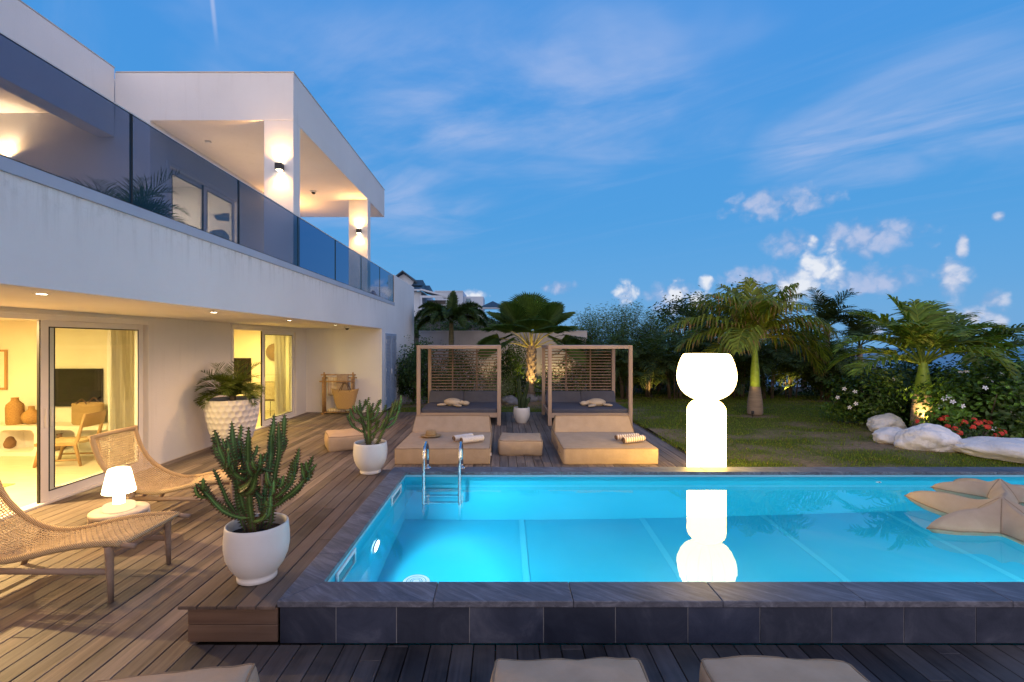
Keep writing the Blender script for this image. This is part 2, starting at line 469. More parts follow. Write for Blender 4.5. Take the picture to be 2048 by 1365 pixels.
    nt.links.new(ramp(nt, s_, [(.0, 8.5), (.16, 12)]), e.inputs[1])
    nt.links.new(e.outputs[0], out.inputs[0])
    M['e_lamp_rib'] = m
    M['e_tlamp'] = emit('glowing_shade', (1, .80, .48), 9)
    M['e_tbase'] = emit('glowing_base', (1, .74, .38), 1.4)
    M['e_down'] = emit('downlight_glass', (1, .86, .62), 25)
    M['e_sconce'] = emit('sconce_glass', (1, .80, .50), 20)
    M['e_pool'] = emit('pool_lens', (.85, .95, 1), 30)
    M['e_spot'] = emit('spot_lens', (1, .75, .35), 25)
make_materials()
# ------------------------------------------------------------------ camera
cam = bpy.data.cameras.new('camera'); co = bpy.data.objects.new('camera', cam); COL.objects.link(co)
co.location = (0, 0, H); co.rotation_euler = (PI/2, 0, 0)
cam.lens = 17.0; cam.sensor_width = 36.0; cam.shift_x = 19/2048; cam.shift_y = 3.5/2048
cam.clip_start = .05; cam.clip_end = 20000
sc.camera = co
sc.view_settings.view_transform = 'Standard'; sc.view_settings.look = 'None'
sc.view_settings.exposure = 0; sc.view_settings.gamma = 1
sc.cycles.use_denoising = True
try: sc.cycles.denoiser = 'OPENIMAGEDENOISE'
except Exception: pass
sc.cycles.max_bounces = 10; sc.cycles.diffuse_bounces = 5; sc.cycles.glossy_bounces = 5
sc.cycles.transmission_bounces = 8; sc.cycles.transparent_max_bounces = 16
sc.cycles.sample_clamp_indirect = 6.0; sc.cycles.caustics_refractive = True; sc.cycles.caustics_reflective = False
sc.cycles.blur_glossy = .3

# ------------------------------------------------------------------ dusk sky: blue to the sea side, the last pink glow behind the camera, clouds
SUN_EL, SUN_AZ = R(4), R(200)      # the sun has just gone behind the viewer
w = bpy.data.worlds.new('World'); sc.world = w; w.use_nodes = True
nt = w.node_tree
for n in list(nt.nodes): nt.nodes.remove(n)
wout = nt.nodes.new('ShaderNodeOutputWorld'); bg = nt.nodes.new('ShaderNodeBackground'); nt.links.new(bg.outputs[0], wout.inputs[0])
tc = nt.nodes.new('ShaderNodeTexCoord'); sp = nt.nodes.new('ShaderNodeSeparateXYZ')
nrm = nt.nodes.new('ShaderNodeVectorMath'); nrm.operation = 'NORMALIZE'
nt.links.new(tc.outputs['Generated'], nrm.inputs[0]); nt.links.new(nrm.outputs[0], sp.inputs[0])
dx, dy, dz = sp.outputs
el = mathn(nt, 'ARCSINE', dz)
az = mathn(nt, 'ARCTAN2', dx, dy)
blue = ramp(nt, mathn(nt, 'MULTIPLY', el, 1/1.2), [(0, (.14, .38, .70)), (.08, (.088, .34, .71)), (.2, (.056, .31, .71)), (.45, (.056, .285, .73)), (1, (.05, .23, .66))])
back = ramp(nt, mathn(nt, 'MULTIPLY', el, 1/1.5), [(0, (1.46, 1.24, 1.22)), (.15, (1.36, 1.19, 1.26)), (.5, (.80, .80, 1.06)), (1, (.14, .27, .62))])
bw = nt.nodes.new('ShaderNodeMapRange'); bw.interpolation_type = 'SMOOTHSTEP'
bw.inputs[1].default_value = .05; bw.inputs[2].default_value = -.6; nt.links.new(dy, bw.inputs[0])
sky = mixc(nt, bw.outputs[0], blue, back)
ns = nt.nodes.new('ShaderNodeTexSky'); ns.sky_type = 'NISHITA'; ns.sun_disc = False
ns.sun_elevation = SUN_EL; ns.sun_rotation = SUN_AZ; ns.altitude = 20
sky = mixc(nt, 1.0, sky, mixc(nt, 1.0, ns.outputs[0], (.015, .015, .015), 'MULTIPLY'), 'ADD')
# high cirrus on a plane overhead
zc = mathn(nt, 'MAXIMUM', dz, .03)
cx = mathn(nt, 'DIVIDE', dx, zc); cy = mathn(nt, 'DIVIDE', dy, zc)
cv = nt.nodes.new('ShaderNodeCombineXYZ'); nt.links.new(cx, cv.inputs[0]); nt.links.new(cy, cv.inputs[1])
mp = nt.nodes.new('ShaderNodeMapping'); mp.inputs['Scale'].default_value = (.62, 1.35, 1)
mr = nt.nodes.new('ShaderNodeMapping'); mr.inputs['Rotation'].default_value = (0, 0, R(38))
nt.links.new(cv.outputs[0], mr.inputs[0]); nt.links.new(mr.outputs[0], mp.inputs[0])
c1 = noisen(nt, mp.outputs[0], .95, 9, .58, .7)
mp2 = nt.nodes.new('ShaderNodeMapping'); mp2.inputs['Scale'].default_value = (.35, 3.2, 1)
mr2 = nt.nodes.new('ShaderNodeMapping'); mr2.inputs['Rotation'].default_value = (0, 0, R(46))
nt.links.new(cv.outputs[0], mr2.inputs[0]); nt.links.new(mr2.outputs[0], mp2.inputs[0])
c2 = noisen(nt, mp2.outputs[0], 1.1, 7, .6, .4)
def blob(a, e, ra, re):
    x = mathn(nt, 'DIVIDE', mathn(nt, 'SUBTRACT', az, a), ra)
    y = mathn(nt, 'DIVIDE', mathn(nt, 'SUBTRACT', el, e), re)
    return mathn(nt, 'SUBTRACT', 1.0, mathn(nt, 'ADD', mathn(nt, 'MULTIPLY', x, x), mathn(nt, 'MULTIPLY', y, y)))
def px2(px, py):
    u, v = (px - VX)/F, (VY - py)/F
    return math.atan2(u, 1), math.asin(v/math.sqrt(u*u + v*v + 1))
def pblob(px, py, rx, ry):
    a, e = px2(px, py); a2, e2 = px2(px+rx, py); a3, e3 = px2(px, py-ry)
    return blob(a, e, abs(a2-a), abs(e3-e))
def smooth(x, a, b):
    n = nt.nodes.new('ShaderNodeMapRange'); n.interpolation_type = 'SMOOTHSTEP'
    n.inputs[1].default_value = a; n.inputs[2].default_value = b; nt.links.new(x, n.inputs[0]); return n.outputs[0]
def vmax(l):
    r = l[0]
    for x in l[1:]: r = mathn(nt, 'MAXIMUM', r, x)
    return r
reg = vmax([pblob(840, 190, 460, 190), pblob(1200, 190, 400, 190), pblob(720, 400, 240, 160), pblob(1800, 230, 420, 190)])
rn = noisen(nt, cv.outputs[0], .9, 4, .55, .5)
regm = smooth(mathn(nt, 'ADD', reg, mathn(nt, 'MULTIPLY', mathn(nt, 'SUBTRACT', rn, .56), 4.2)), -.7, 1.1)
cirrus = mathn(nt, 'MULTIPLY', mathn(nt, 'MULTIPLY', smooth(c1, .32, .72), regm), .85)
wisps = mathn(nt, 'MULTIPLY', smooth(c2, .5, .82), .17)
cir = mathn(nt, 'MINIMUM', mathn(nt, 'ADD', cirrus, wisps), .85)
cir = mathn(nt, 'MULTIPLY', cir, smooth(dz, .03, .16))
cir = mathn(nt, 'MULTIPLY', cir, smooth(dz, .10, .34))
sky = mixc(nt, cir, sky, (.42, .53, .82))
# cumulus near the horizon
dirs = nt.nodes.new('ShaderNodeCombineXYZ'); nt.links.new(az, dirs.inputs[0]); nt.links.new(el, dirs.inputs[1])
n1 = noisen(nt, dirs.outputs[0], 24, 9, .62, .4)
n0 = noisen(nt, dirs.outputs[0], 9, 3, .5)
vo = nt.nodes.new('ShaderNodeTexVoronoi'); vo.inputs['Scale'].default_value = 26
vo2 = nt.nodes.new('ShaderNodeTexVoronoi'); vo2.inputs['Scale'].default_value = 64
wv_ = nt.nodes.new('ShaderNodeVectorMath'); wv_.operation = 'MULTIPLY_ADD'; wv_.inputs[1].default_value = (.05, .05, .05)
nw = nt.nodes.new('ShaderNodeTexNoise'); nw.inputs['Scale'].default_value = 30; nw.inputs['Detail'].default_value = 4; nt.links.new(dirs.outputs[0], nw.inputs['Vector'])
nt.links.new(nw.outputs['Color'], wv_.inputs[0]); nt.links.new(dirs.outputs[0], wv_.inputs[2]); nt.links.new(wv_.outputs[0], vo.inputs['Vector']); nt.links.new(wv_.outputs[0], vo2.inputs['Vector'])
puff = mathn(nt, 'SUBTRACT', .54, mathn(nt, 'ADD', mathn(nt, 'MULTIPLY', vo.outputs['Distance'], .66), mathn(nt, 'MULTIPLY', vo2.outputs['Distance'], .34)))
pert = mathn(nt, 'ADD', mathn(nt, 'MULTIPLY', mathn(nt, 'SUBTRACT', n1, .5), 1.9), mathn(nt, 'MULTIPLY', puff, 1.7))
def cum(blobs, lo, hi, ca, cb, tilt):
    global sky
    s = mathn(nt, 'ADD', vmax([pblob(*b) for b in blobs]), pert)
    d = smooth(s, lo, hi)
    n = noisen(nt, dirs.outputs[0], 38, 6, .62, .4)
    # sunlit upper sides against the greyer base
    up = smooth(mathn(nt, 'ADD', mathn(nt, 'ADD', mathn(nt, 'MULTIPLY', mathn(nt, 'SUBTRACT', n, .5), 1.0), mathn(nt, 'MULTIPLY', puff, 1.5)), mathn(nt, 'MULTIPLY', s, tilt)), -.3, 1.0)
    col = mixc(nt, up, ca, cb)
    sky = mixc(nt, d, sky, col)
cum([(1555, 408, 128, 34), (1730, 478, 135, 44), (1580, 487, 56, 34), (1735, 562, 118, 36), (1520, 575, 130, 44), (1120, 575, 40, 15), (1345, 600, 60, 40)], -.15, 1.6, (.22, .37, .67), (.45, .54, .78), .55)
cum([(1640, 535, 66, 58), (1625, 492, 22, 26), (1610, 580, 90, 36), (1250, 588, 26, 30), (1350, 592, 32, 32), (1400, 604, 36, 28), (1412, 566, 18, 18), (945, 592, 36, 14)], -.05, 1.25, (.34, .47, .74), (.80, .84, .92), .5)
cum([(1908, 560, 46, 48), (1925, 495, 16, 30), (1965, 635, 60, 28), (1985, 600, 34, 24), (1740, 655, 40, 18), (1900, 645, 28, 26), (1997, 434, 16, 11)], -.15, 1.4, (.28, .41, .68), (.66, .70, .84), .5)
# a thin contrail high on the left
ca, ce = px2(428, 35)
tr = mathn(nt, 'ABSOLUTE', mathn(nt, 'SUBTRACT', mathn(nt, 'SUBTRACT', az, ca), mathn(nt, 'MULTIPLY', mathn(nt, 'SUBTRACT', el, ce), -.12)))
tr = mathn(nt, 'MULTIPLY', mathn(nt, 'SUBTRACT', 1.0, smooth(tr, .0005, .0055)), smooth(el, ce - .05, ce + .02))
sky = mixc(nt, mathn(nt, 'MULTIPLY', tr, mathn(nt, 'MULTIPLY', smooth(c1, .2, .6), .5)), sky, (.55, .62, .86))
nt.links.new(sky, bg.inputs[0]); bg.inputs[1].default_value = 1.0
w.cycles.sampling_method = 'MANUAL'; w.cycles.sample_map_resolution = 1024

sd = bpy.data.lights.new('sun', 'SUN'); so = bpy.data.objects.new('sun', sd); COL.objects.link(so)
sd.energy = .18; sd.angle = R(35); sd.color = (1, .78, .66)
dv = Vector((math.sin(SUN_AZ)*math.cos(R(14)), math.cos(SUN_AZ)*math.cos(R(14)), math.sin(R(14))))
so.rotation_euler = (-dv).to_track_quat('-Z', 'Y').to_euler()

def lamp(name, kind, loc, energy, color, parent=None, target=None, size=.1, spot=None, blend=.3, shape=None, size_y=None, dist=None):
    l = bpy.data.lights.new(name, kind); o = bpy.data.objects.new(name, l); COL.objects.link(o)
    l.energy = energy; l.color = color
    if kind == 'AREA':
        l.size = size
        if size_y: l.shape = 'RECTANGLE'; l.size_y = size_y
    else: l.shadow_soft_size = size
    if kind == 'SPOT': l.spot_size = spot; l.spot_blend = blend
    off = ORG.get(parent.name, (0, 0, 0)) if parent else (0, 0, 0)
    o.location = (loc[0]-off[0], loc[1]-off[1], loc[2]-off[2])
    if target is not None:
        o.rotation_euler = (Vector(target) - Vector(loc)).to_track_quat('-Z', 'Y').to_euler()
    if parent: o.parent = parent
    return o

# ------------------------------------------------------------------ ground, sea, lawn
def ground_h(x, y):
    h = -.07
    # the slope with the neighbours' houses behind the garden wall, on the left
    t = max(0, min(1, (y - 21) / 26)); lx = max(0, min(1, (14 - x) / 14))
    h += 4.6 * (t*t*(3-2*t)) * lx
    # falling away to the sea on the right and beyond
    s = max(0, min(1, (x - 16) / 60)) ; s2 = max(0, min(1, (y - 24) / 160)) * (1 - lx)
    h -= 34 * max(s*s, s2)
    b = max(0, min(1, (-y - 30) / 120)); h -= 30 * b
    far = max(0, min(1, (y - 90) / 200)); h -= 46 * far*far
    l2 = max(0, min(1, (-x - 80) / 200)); h -= 40 * l2
    return h
xs = sorted(set([-1.45, 8.78] + [-13.0, -5.9, -3.0] + [-400, -250, -160, -110, -80, -60, -45, -35, -28, -22, -17] + [-9, 3.3, 5.5] + [11, 13, 15, 17, 20, 25, 30, 36, 43, 52, 64, 80, 110, 160, 250]))
ys = sorted(set([3.25, 6.62, -400, -250, -160, -110, -70, -45, -30, -15, -5, 0, 9, 11.5, 14, 17, 20] + [22, 25, 28, 32, 36, 40, 44, 48, 54, 62, 72, 85, 100, 125, 160, 220, 300, 420]))
g = MB(); idx = {}
for j, y in enumerate(ys):
    for i, x in enumerate(xs):
        idx[i, j] = len(g.v); g.v.append((x, y, ground_h(x, y)))
fs = []
for j in range(len(ys)-1):
    for i in range(len(xs)-1):
        cxm, cym = (xs[i]+xs[i+1])/2, (ys[j]+ys[j+1])/2
        if -1.45 < cxm < 8.78 and 3.25 < cym < 6.62: continue
        g.f.append((idx[i,j], idx[i+1,j], idx[i+1,j+1], idx[i,j+1])); g.m.append(0); g.c.append((1,1,1)); g.s.append(False)
tag(g.build('ground', M['ground']), kind='structure')
g = MB(); g.box(-3000, 6000, -3000, 2700, -30, -26)
tag(g.build('sea', M['sea']), kind='structure')

def patch(x, y):
    """how bare the lawn is, 0 grass .. 1 soil"""
    n = noise.fractal(Vector((x*.55 + 3.1, y*.9, .3)), 1.0, 2.0, 5) * .9 + .1
    n2 = noise.noise(Vector((x*2.3, y*2.9, 1.7)))
    k = .06 + n * .95 + n2*.22
    # worn stretch in the middle of the lawn, by the rocks
    for (a, b, rx, ry, q) in ((5.3, 8.9, 1.5, .9, .5), (6.6, 10.2, 1.6, 1.1, .30), (7.3, 8.3, 1.3, .6, .55), (7.1, 13.3, .6, .5, .5), (8.9, 9.2, 1.2, 1.0, .7), (.2, 16.5, 3.5, 1.6, .8), (10, 11, 1.6, 2.2, .9), (-1.5, 17, 1.8, 1.6, .7)):
        d = ((x-a)/rx)**2 + ((y-b)/ry)**2
        if d < 1: k += q * (1 - d)
    return max(0, min(1, k*1.5 - .22))
def in_lawn(x, y):
    return (x > 3.31 and y > 6.68 and x < 16 and y < 20.0) or (y > 14.0 and y < 19.95 and -3.45 < x <= 3.31)
lw = MB(); st = .16
nx = int(19.6/st); ny = int(13.4/st)
gi = {}
for j in range(ny+1):
    for i in range(nx+1):
        x, y = -3.45 + i*st, 6.68 + j*st
        if in_lawn(x+1e-3, y+1e-3) or in_lawn(x-st, y+.01) or in_lawn(x+.01, y-st):
            gi[i, j] = len(lw.v); lw.v.append((x, y, -.022 + .012*noise.noise(Vector((x*1.1, y*1.1, 0)))))
for (i, j) in list(gi):
    q = [(i,j),(i+1,j),(i+1,j+1),(i,j+1)]
    if all(k in gi for k in q):
        x, y = -3.45 + (i+.5)*st, 6.68 + (j+.5)*st
        if not in_lawn(x, y): continue
        k = patch(x, y)
        a, b = (.120, .145, .028), (.30, .215, .14)
        lw.f.append(tuple(gi[t] for t in q)); lw.m.append(0); lw.s.append(True)
        lw.c.append(tuple(a[t]*(1-k) + b[t]*k for t in range(3)))
tag(lw.build('lawn', M['turf']), kind='structure')
gb = MB(); r2 = random.Random(3)
n = 0
while n < 150000:
    y = 6.7 + (r2.random() ** 1.7) * 12.8; x = -3.4 + r2.random() * 17.5
    if not in_lawn(x, y) or x > y*1.12: 
        n += 1; continue
    if r2.random() < patch(x, y) ** .6: n += 1; continue
    h = r2.uniform(.018, .045); a = r2.uniform(0, PI); q = .005 + .0004*y
    k = r2.uniform(.6, 1.35); c = (.062*k, .088*k, .019*k)
    if r2.random() < .12: c = (.12*k, .10*k, .045*k)
    dxx, dyy = math.cos(a)*q, math.sin(a)*q
    lx, ly = r2.uniform(-.02, .02), r2.uniform(-.02, .02)
    gb.add([(x-dxx, y-dyy, -.025), (x+dxx, y+dyy, -.025), (x+lx, y+ly, h-.02)], [(0,1,2)], 0, c)
    n += 1
tag(gb.build('grass', M['grass']), kind='stuff')

# ------------------------------------------------------------------ deck boards
def planks(mb, x0, x1, y0, y1, z, th=.03, pitch=.143, gap=.007, along='Y', rng=random.Random(5), lmin=2.2, lmax=4.6, tone=(1, 1, 1)):
    a = x0
    while a < x1 - .01:
        b = min(a + pitch - gap, x1)
        p = y0 - rng.uniform(0, 2.5)
        while p < y1:
            L = rng.uniform(lmin, lmax); s, e = max(p, y0), min(p + L, y1)
            if e - s > .02:
                k = rng.uniform(.55, 1.28); w_ = rng.uniform(-.05, .05)
                if rng.random() < .12: k *= .72
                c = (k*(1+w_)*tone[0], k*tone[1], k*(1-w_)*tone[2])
                if along == 'Y': mb.box(a, b, s + .0015, e - .0015, z - th, z + rng.uniform(-.0012, .0012), 0, c)
                else: mb.box(s + .0015, e - .0015, a, b, z - th, z + rng.uniform(-.0012, .0012), 0, c)
            p += L
        a += pitch
dk = MB()
PX = -5.62
def snap(x): return PX + round((x - PX)/.143)*.143
planks(dk, PX, snap(-3.47), -1.5, 13.90, 0)
planks(dk, snap(-3.47), snap(-2.09), -1.5, 13.95, 0)
planks(dk, snap(-2.09), 7.6, -1.5, 3.205, 0, tone=(.30, .325, .41))  # front boards tinted dark and bluish: foreground shade put into their colour
planks(dk, snap(-2.09), 3.27, 6.665, 13.95, 0)
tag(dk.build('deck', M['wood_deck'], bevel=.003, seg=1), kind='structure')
# raised timber step along the pool's left side
sp_ = MB()
planks(sp_, -2.15, -1.497, 3.195, 6.655, .256, .022, .1305, .006, lmin=2.4, lmax=5, tone=(.74, .62, .56))  # boards toned darker and redder, the ledge's shade put into their colour
r3 = random.Random(11)
for z0, z1 in ((.004, .117), (.121, .232)):
    k = r3.uniform(.85, 1.1)
    sp_.box(-2.10, -1.50, 3.225, 3.247, z0, z1, 1, (k, k, k))
    sp_.box(-2.102, -2.08, 3.2475, 6.655, z0, z1, 1, (k, k, k*.98))
    sp_.box(-2.079, -1.50, 6.632, 6.654, z0, z1, 1, (k, k, k))
for y in np.arange(3.5, 6.6, .6): sp_.box(-2.07, -1.51, y, y+.04, .01, .232, 1, (.6, .6, .6))
tag(sp_.build('deck_step', [M['wood_deck'], M['wood_riser']], bevel=.003, seg=1), kind='structure')

# ------------------------------------------------------------------ pool
PX0, PX1, PY0, PY1 = -1.295, 8.55, 3.449, 6.423
OX0, OX1, OY0, OY1 = -1.489, 8.76, 3.213, 6.658
ZC, ZW, ZF = .29, .167, -1.26
pool = thing('swimming_pool', 'long rectangular swimming pool glowing turquoise with grey stone edging', 'swimming pool', (3.6, 4.9, 0))
b = MB()
b.add([(PX0,PY0,ZF),(PX1,PY0,ZF),(PX1,PY1,ZF),(PX0,PY1,ZF)], [(0,1,2,3)])
for (ax, ay, bx, by) in ((PX0,PY1,PX1,PY1),(PX1,PY1,PX1,PY0),(PX1,PY0,PX0,PY0),(PX0,PY0,PX0,PY1)):
    b.add([(ax,ay,ZF),(bx,by,ZF),(bx,by,.247),(ax,ay,.247)], [(3,2,1,0)])
b.build('basin', M['liner'], pool)
b = MB()
b.box(PX0+.001, PX1-.001, PY1-.012, PY1-.002, .222, .2465)
b.box(PX0+.002, PX0+.012, PY0+.01, PY1-.013, .222, .2465)
b.build('liner_rail', M['liner_band'], pool)
M['seam'] = pm('liner_overlap', (.035,.48,.625), (.045,.50,.64), 2, .4)
for x in (.25, 1.85, 3.45, 5.05, 6.65):
    b = MB(); b.box(x-.035, x+.035, PY0+.002, PY1-.002, ZF+.001, ZF+.006); b.build('floor_seam', M['seam'], pool)
# coping slabs, mitred at the corners
cp = MB(); r4 = random.Random(21)
def slab(quad, z0=.2475, z1=ZC):
    c = tuple([r4.uniform(0, 1) for _ in range(3)])
    n_ = len(quad)
    v = [(x, y, z0) for x, y in quad] + [(x, y, z1 + r4.uniform(-.0008, .0008)) for x, y in quad]
    cp.add(v, [(3,2,1,0),(4,5,6,7),(0,1,5,4),(1,2,6,5),(2,3,7,6),(3,0,4,7)], 0, c)
e = .014; gp = .0016
ox0, oy0, oy1, ox1 = OX0-.004, OY0-e, OY1+.004, OX1+e
ix0, iy0, iy1, ix1 = PX0+e, PY0+e, PY1-e, PX1-e
xf = [ox0, -.46, .47, 1.46, 2.40, 3.38, 4.32, 5.3, 6.25, 7.2, ox1]
for i in range(len(xf)-1):
    a, c = xf[i]+gp, xf[i+1]-gp
    slab([(a, oy0), (c, oy0), (c if c < ix1-.3 else ix1, iy0), (a if i else ix0, iy0)])
    a2 = xf[i] + (.31 if i else 0) + gp; c2 = (xf[i+1] + .31 if i+1 < len(xf)-1 else xf[i+1]) - gp
    if a2 < c2: slab([(a2 if i else ix0, iy1), (c2 if c2 < ix1-.3 else ix1, iy1), (c2, oy1), (a2, oy1)])
yf = [oy0, 3.93, 4.86, 5.78, oy1]
for i in range(4):
    a, c = yf[i]+gp, yf[i+1]-gp
    slab([(ox0, a), (ix0, a if i else iy0), (ix0, c if i < 3 else iy1), (ox0, c)][::1])
    slab([(ix1, a if i else iy0), (ox1, a), (ox1, c), (ix1, c if i < 3 else iy1)])
cp.build('coping', M['coping'], pool, bevel=.005)
# slate facing of the raised front wall
tl = MB(); r5 = random.Random(8)
xt = [-1.48] + [gy(p, 1250, OY0).x for p in (672, 793, 939, 1087, 1231, 1376, 1520, 1664, 1808, 1952)]
while xt[-1] < 8.3: xt.append(xt[-1] + .478)
xt.append(8.75)
for a, c in zip(xt[:-1], xt[1:]):
    k = r5.uniform(.95, 1.75)
    tl.box(a+.003, c-.003, OY0, OY0+.02, .004, .2445, 0, (k*.97, k*.98, k*1.04))
tl.box(-1.479, 8.749, OY0+.004, OY0+.0195, .003, .2465, 1)
tl.build('cladding', [M['slate'], M['grout']], pool)
cor = MB()
cor.box(-1.478, PX0-.003, OY0+.021, OY1-.03, 0.0, .246); cor.box(PX0-.0025, PX1+.19, OY0+.021, PY0-.002, 0, .246)
cor.box(PX0-.0025, PX1+.19, PY1+.002, OY1-.002, -.05, .246)
cor.build('core_wall', M['slate'], pool)
# skimmers, light, drain, inlet
for nm, ya, yb in (('near', 3.74, 4.22), ('far', 5.60, 6.12)):
    s = MB(); zt, zb = .215, -.02
    s.box(PX0+.002, PX0+.02, ya, yb, zt-.03, zt); s.box(PX0+.002, PX0+.02, ya, yb, zb, zb+.03)
    s.box(PX0+.002, PX0+.02, ya, ya+.035, zb+.0305, zt-.0305); s.box(PX0+.002, PX0+.02, yb-.035, yb, zb+.0305, zt-.0305)
    sk = s.build('skimmer', M['white_plastic'], pool, bevel=.004)
    s = MB(); s.box(PX0+.003, PX0+.008, ya+.036, yb-.036, zb+.031, zt-.031)
    s.build('flap', pm('skimmer_flap', (.05, .13, .19), (.06, .15, .21), 3, .4), sk)
def pool_light(c, d, pw, r=.10):
    Mx = Vector((0, 0, 1)).rotation_difference(Vector(d)).to_matrix()
    s = MB(); s.lathe([(r*1.25, 0), (r*1.25, .012), (r*1.02, .022), (r*1.0, .012)], 28, cap=False)
    s.v = [tuple(Mx @ Vector(p) + Vector(c)) for p in s.v]
    o = s.build('pool_light', M['white_plastic'], pool)
    s = MB(); s.lathe([(.001, .016), (r*.6, .015), (r, .010)], 28, cap=False)
    s.v = [tuple(Mx @ Vector(p) + Vector(c)) for p in s.v]
    s.build('lens', M['e_pool'], o)
    p = Vector(c) + Vector(d)*.05
    lamp('pool_lamp', 'SPOT', p, pw, (.72, .96, 1), pool, p + Vector(d) + Vector((0, 0, -.12)), .06, R(165), .6)
pool_light((PX0+.003, 4.91, -.42), (1, 0, 0), 260)
for x in (1.7, 4.6, 7.4): pool_light((x, PY0+.003, -.45), (0, 1, 0), 150)
s = MB(); s.lathe([(.001, .022), (.05, .022), (.11, .016), (.14, .004)], 32, (-.89, 4.98, ZF), cap=False)
dr = s.build('floor_drain', M['white_plastic'], pool)
s = MB()
for r_ in (.035, .055, .075, .095):
    s.lathe([(r_, .021 - (.004 if r_ > .06 else 0)), (r_+.006, .026 - (.006 if r_ > .06 else 0)), (r_+.012, .021 - (.006 if r_ > .06 else 0))], 32, (-.89, 4.98, ZF), cap=False)
s.build('grille', pm('drain_grille', (.12, .28, .36), (.14, .32, .40), 3, .5), dr)
s = MB(); s.tube([(4.99, PY1-.004, .10), (4.99, PY1-.02, .10)], [.04, .03], 20)
s.tube([(4.99, PY1-.021, .10), (4.99, PY1-.024, .10)], .016, 14, 1)
s.build('return_inlet', [M['white_plastic'], M['black']], pool)
wt = MB(); wt.add([(PX0-.001, PY0-.001, ZW), (PX1+.001, PY0-.001, ZW), (PX1+.001, PY1+.001, ZW), (PX0-.001, PY1+.001, ZW)], [(0,1,2,3)])
tag(wt.build('water', M['water']), kind='structure')
# ladder
ld = thing('pool_ladder', 'polished steel pool ladder with two hooped rails at the far pool edge', 'pool ladder', (-.78, 6.5, ZC))
for x in (-1.02, -.555):
    pts = [(x, 6.60, ZC), (x, 6.60, .45)] + [(x, 6.43 + .17*math.cos(t), .50 + .17*math.sin(t)) for t in np.linspace(.05, PI-.05, 12)] + [(x, 6.255, .40), (x, 6.25, 0), (x, 6.25, -.55)] + [(x, 6.25 + .06*(1-math.cos(t)), -.55 - .09*math.sin(t)) for t in np.linspace(.3, PI/2, 4)] + [(x, 6.40, -.645)]
    s = MB(); s.tube(pts, .0215, 14); s.build('handrail', M['steel'], ld)
    s = MB(); s.lathe([(.05, 0), (.05, .012), (.03, .02)], 20, (x, 6.60, ZC)); s.build('flange', M['steel'], ld)
for z in (-.02, -.27, -.52):
    s = MB(); s.box(-1.0, -.575, 6.215, 6.29, z-.012, z+.012); st_ = s.build('rung', M['steel'], ld, bevel=.005)
# ------------------------------------------------------------------ villa
XW, XF = -5.65, -3.47
ZS, ZD = 2.41, 3.19
villa = thing('villa', 'white two storey villa with lit rooms, glass balcony rail and cantilevered flat roof', 'house', (-6, 8, 0))
def part(nm, mt, fn, bev=None, parent=None):
    b = MB(); fn(b); return b.build(nm, mt, parent or villa, bevel=bev)
D1a, D1b, D2a, D2b, ZH = 3.2, 7.75, 10.05, 13.25, 2.37
def f(b):
    b.box(-5.85, XW, -3, D1a, 0, ZS); b.box(-5.85, XW, D1b, D2a, 0, ZS); b.box(-5.85, XW, D2b, 14.11, 0, ZS)
    b.box(-5.85, XW, D1a, D1b, ZH, ZS); b.box(-5.85, XW, D2a, D2b, ZH, ZS)
part('facade_wall', M['stucco'], f)
part('recess_wall', M['stucco'], lambda b: b.box(XW, XF-.2, 13.91, 14.11, 0, ZS))
def f(b):
    b.box(XF-.2, XF, 13.91, 18.96, 0, ZS); b.box(XF-.2, XF, 13.91, 18.96, ZS, ZD); b.box(XF-.2, XF, 15.5, 18.96, ZD, 4.18)
    b.box(-14, XF-.2, 18.76, 18.96, 0, 4.18)
part('side_wall', M['stucco'], f)
part('balcony_fascia', M['fascia'], lambda b: b.box(XF-.2, XF, -3, 13.91, ZS, ZD))
part('balcony_slab', M['ceiling'], lambda b: b.box(-14, XF-.2, -3, 18.75, ZS, 3.15))
part('sill_capping', M['sill'], lambda b: b.box(-3.70, XF+.016, -3, 15.497, ZD+.001, 3.29), .004)
# glass balustrade
gp_ = [-2.8, -.97, .87, 2.71, 4.55, 6.40, 8.25, 10.1, 11.94, 13.75, 15.48]
rl = part('railing_channel', M['black'], lambda b: b.box(-3.512, -3.478, -3, 15.49, 3.2905, 3.306))
for a, c in zip(gp_[:-1], gp_[1:]):
    part('railing_panel', M['rail_glass'], lambda b: b.box(-3.502, -3.488, a+.012, c-.012, 3.3065, 4.150))
    part('railing_joint', M['black'], lambda b: b.box(-3.506, -3.484, c-.0085, c+.0085, 3.3065, 4.150))
part('railing_cap', M['alu'], lambda b: b.box(-3.507, -3.483, -2.8, 15.48, 4.1505, 4.162))
# upper floor
def f(b):
    b.box(-14, -6.07, 8.33, 8.53, 3.151, 5.83); b.box(-14, -6.68, 8.33, 8.53, 5.83, 5.95)
part('terrace_wall', M['stucco'], f)
U1a, U1b, UZ = 8.72, 11.1, 5.30
def f(b):
    b.box(-6.27, -6.07, 8.53, U1a, 3.151, 5.83); b.box(-6.27, -6.07, U1b, 14.0, 3.151, 5.83); b.box(-6.27, -6.07, U1a, U1b, UZ, 5.83)
    b.box(-14, -6.27, 13.8, 14.0, 3.151, 5.83)
part('bedroom_wall', M['stucco'], f)
def f(b):
    b.box(-6.68, -3.6, 8.33, 14.75, 5.83, 6.655); b.box(-14, -6.68, 8.53, 14.75, 5.83, 6.655)
part('terrace_roof', M['stucco'], f, .01)
part('roof_flashing', M['roof_edge'], lambda b: b.box(-6.66, -3.592, 8.322, 14.758, 6.656, 6.672))
def f(b):
    b.box(-6.98, -6.68, -3, 8.329, 5.54, 6.73); b.box(-14, -6.98, -3, 8.329, 5.951, 6.60)
part('main_roof', M['stucco'], f, .01)
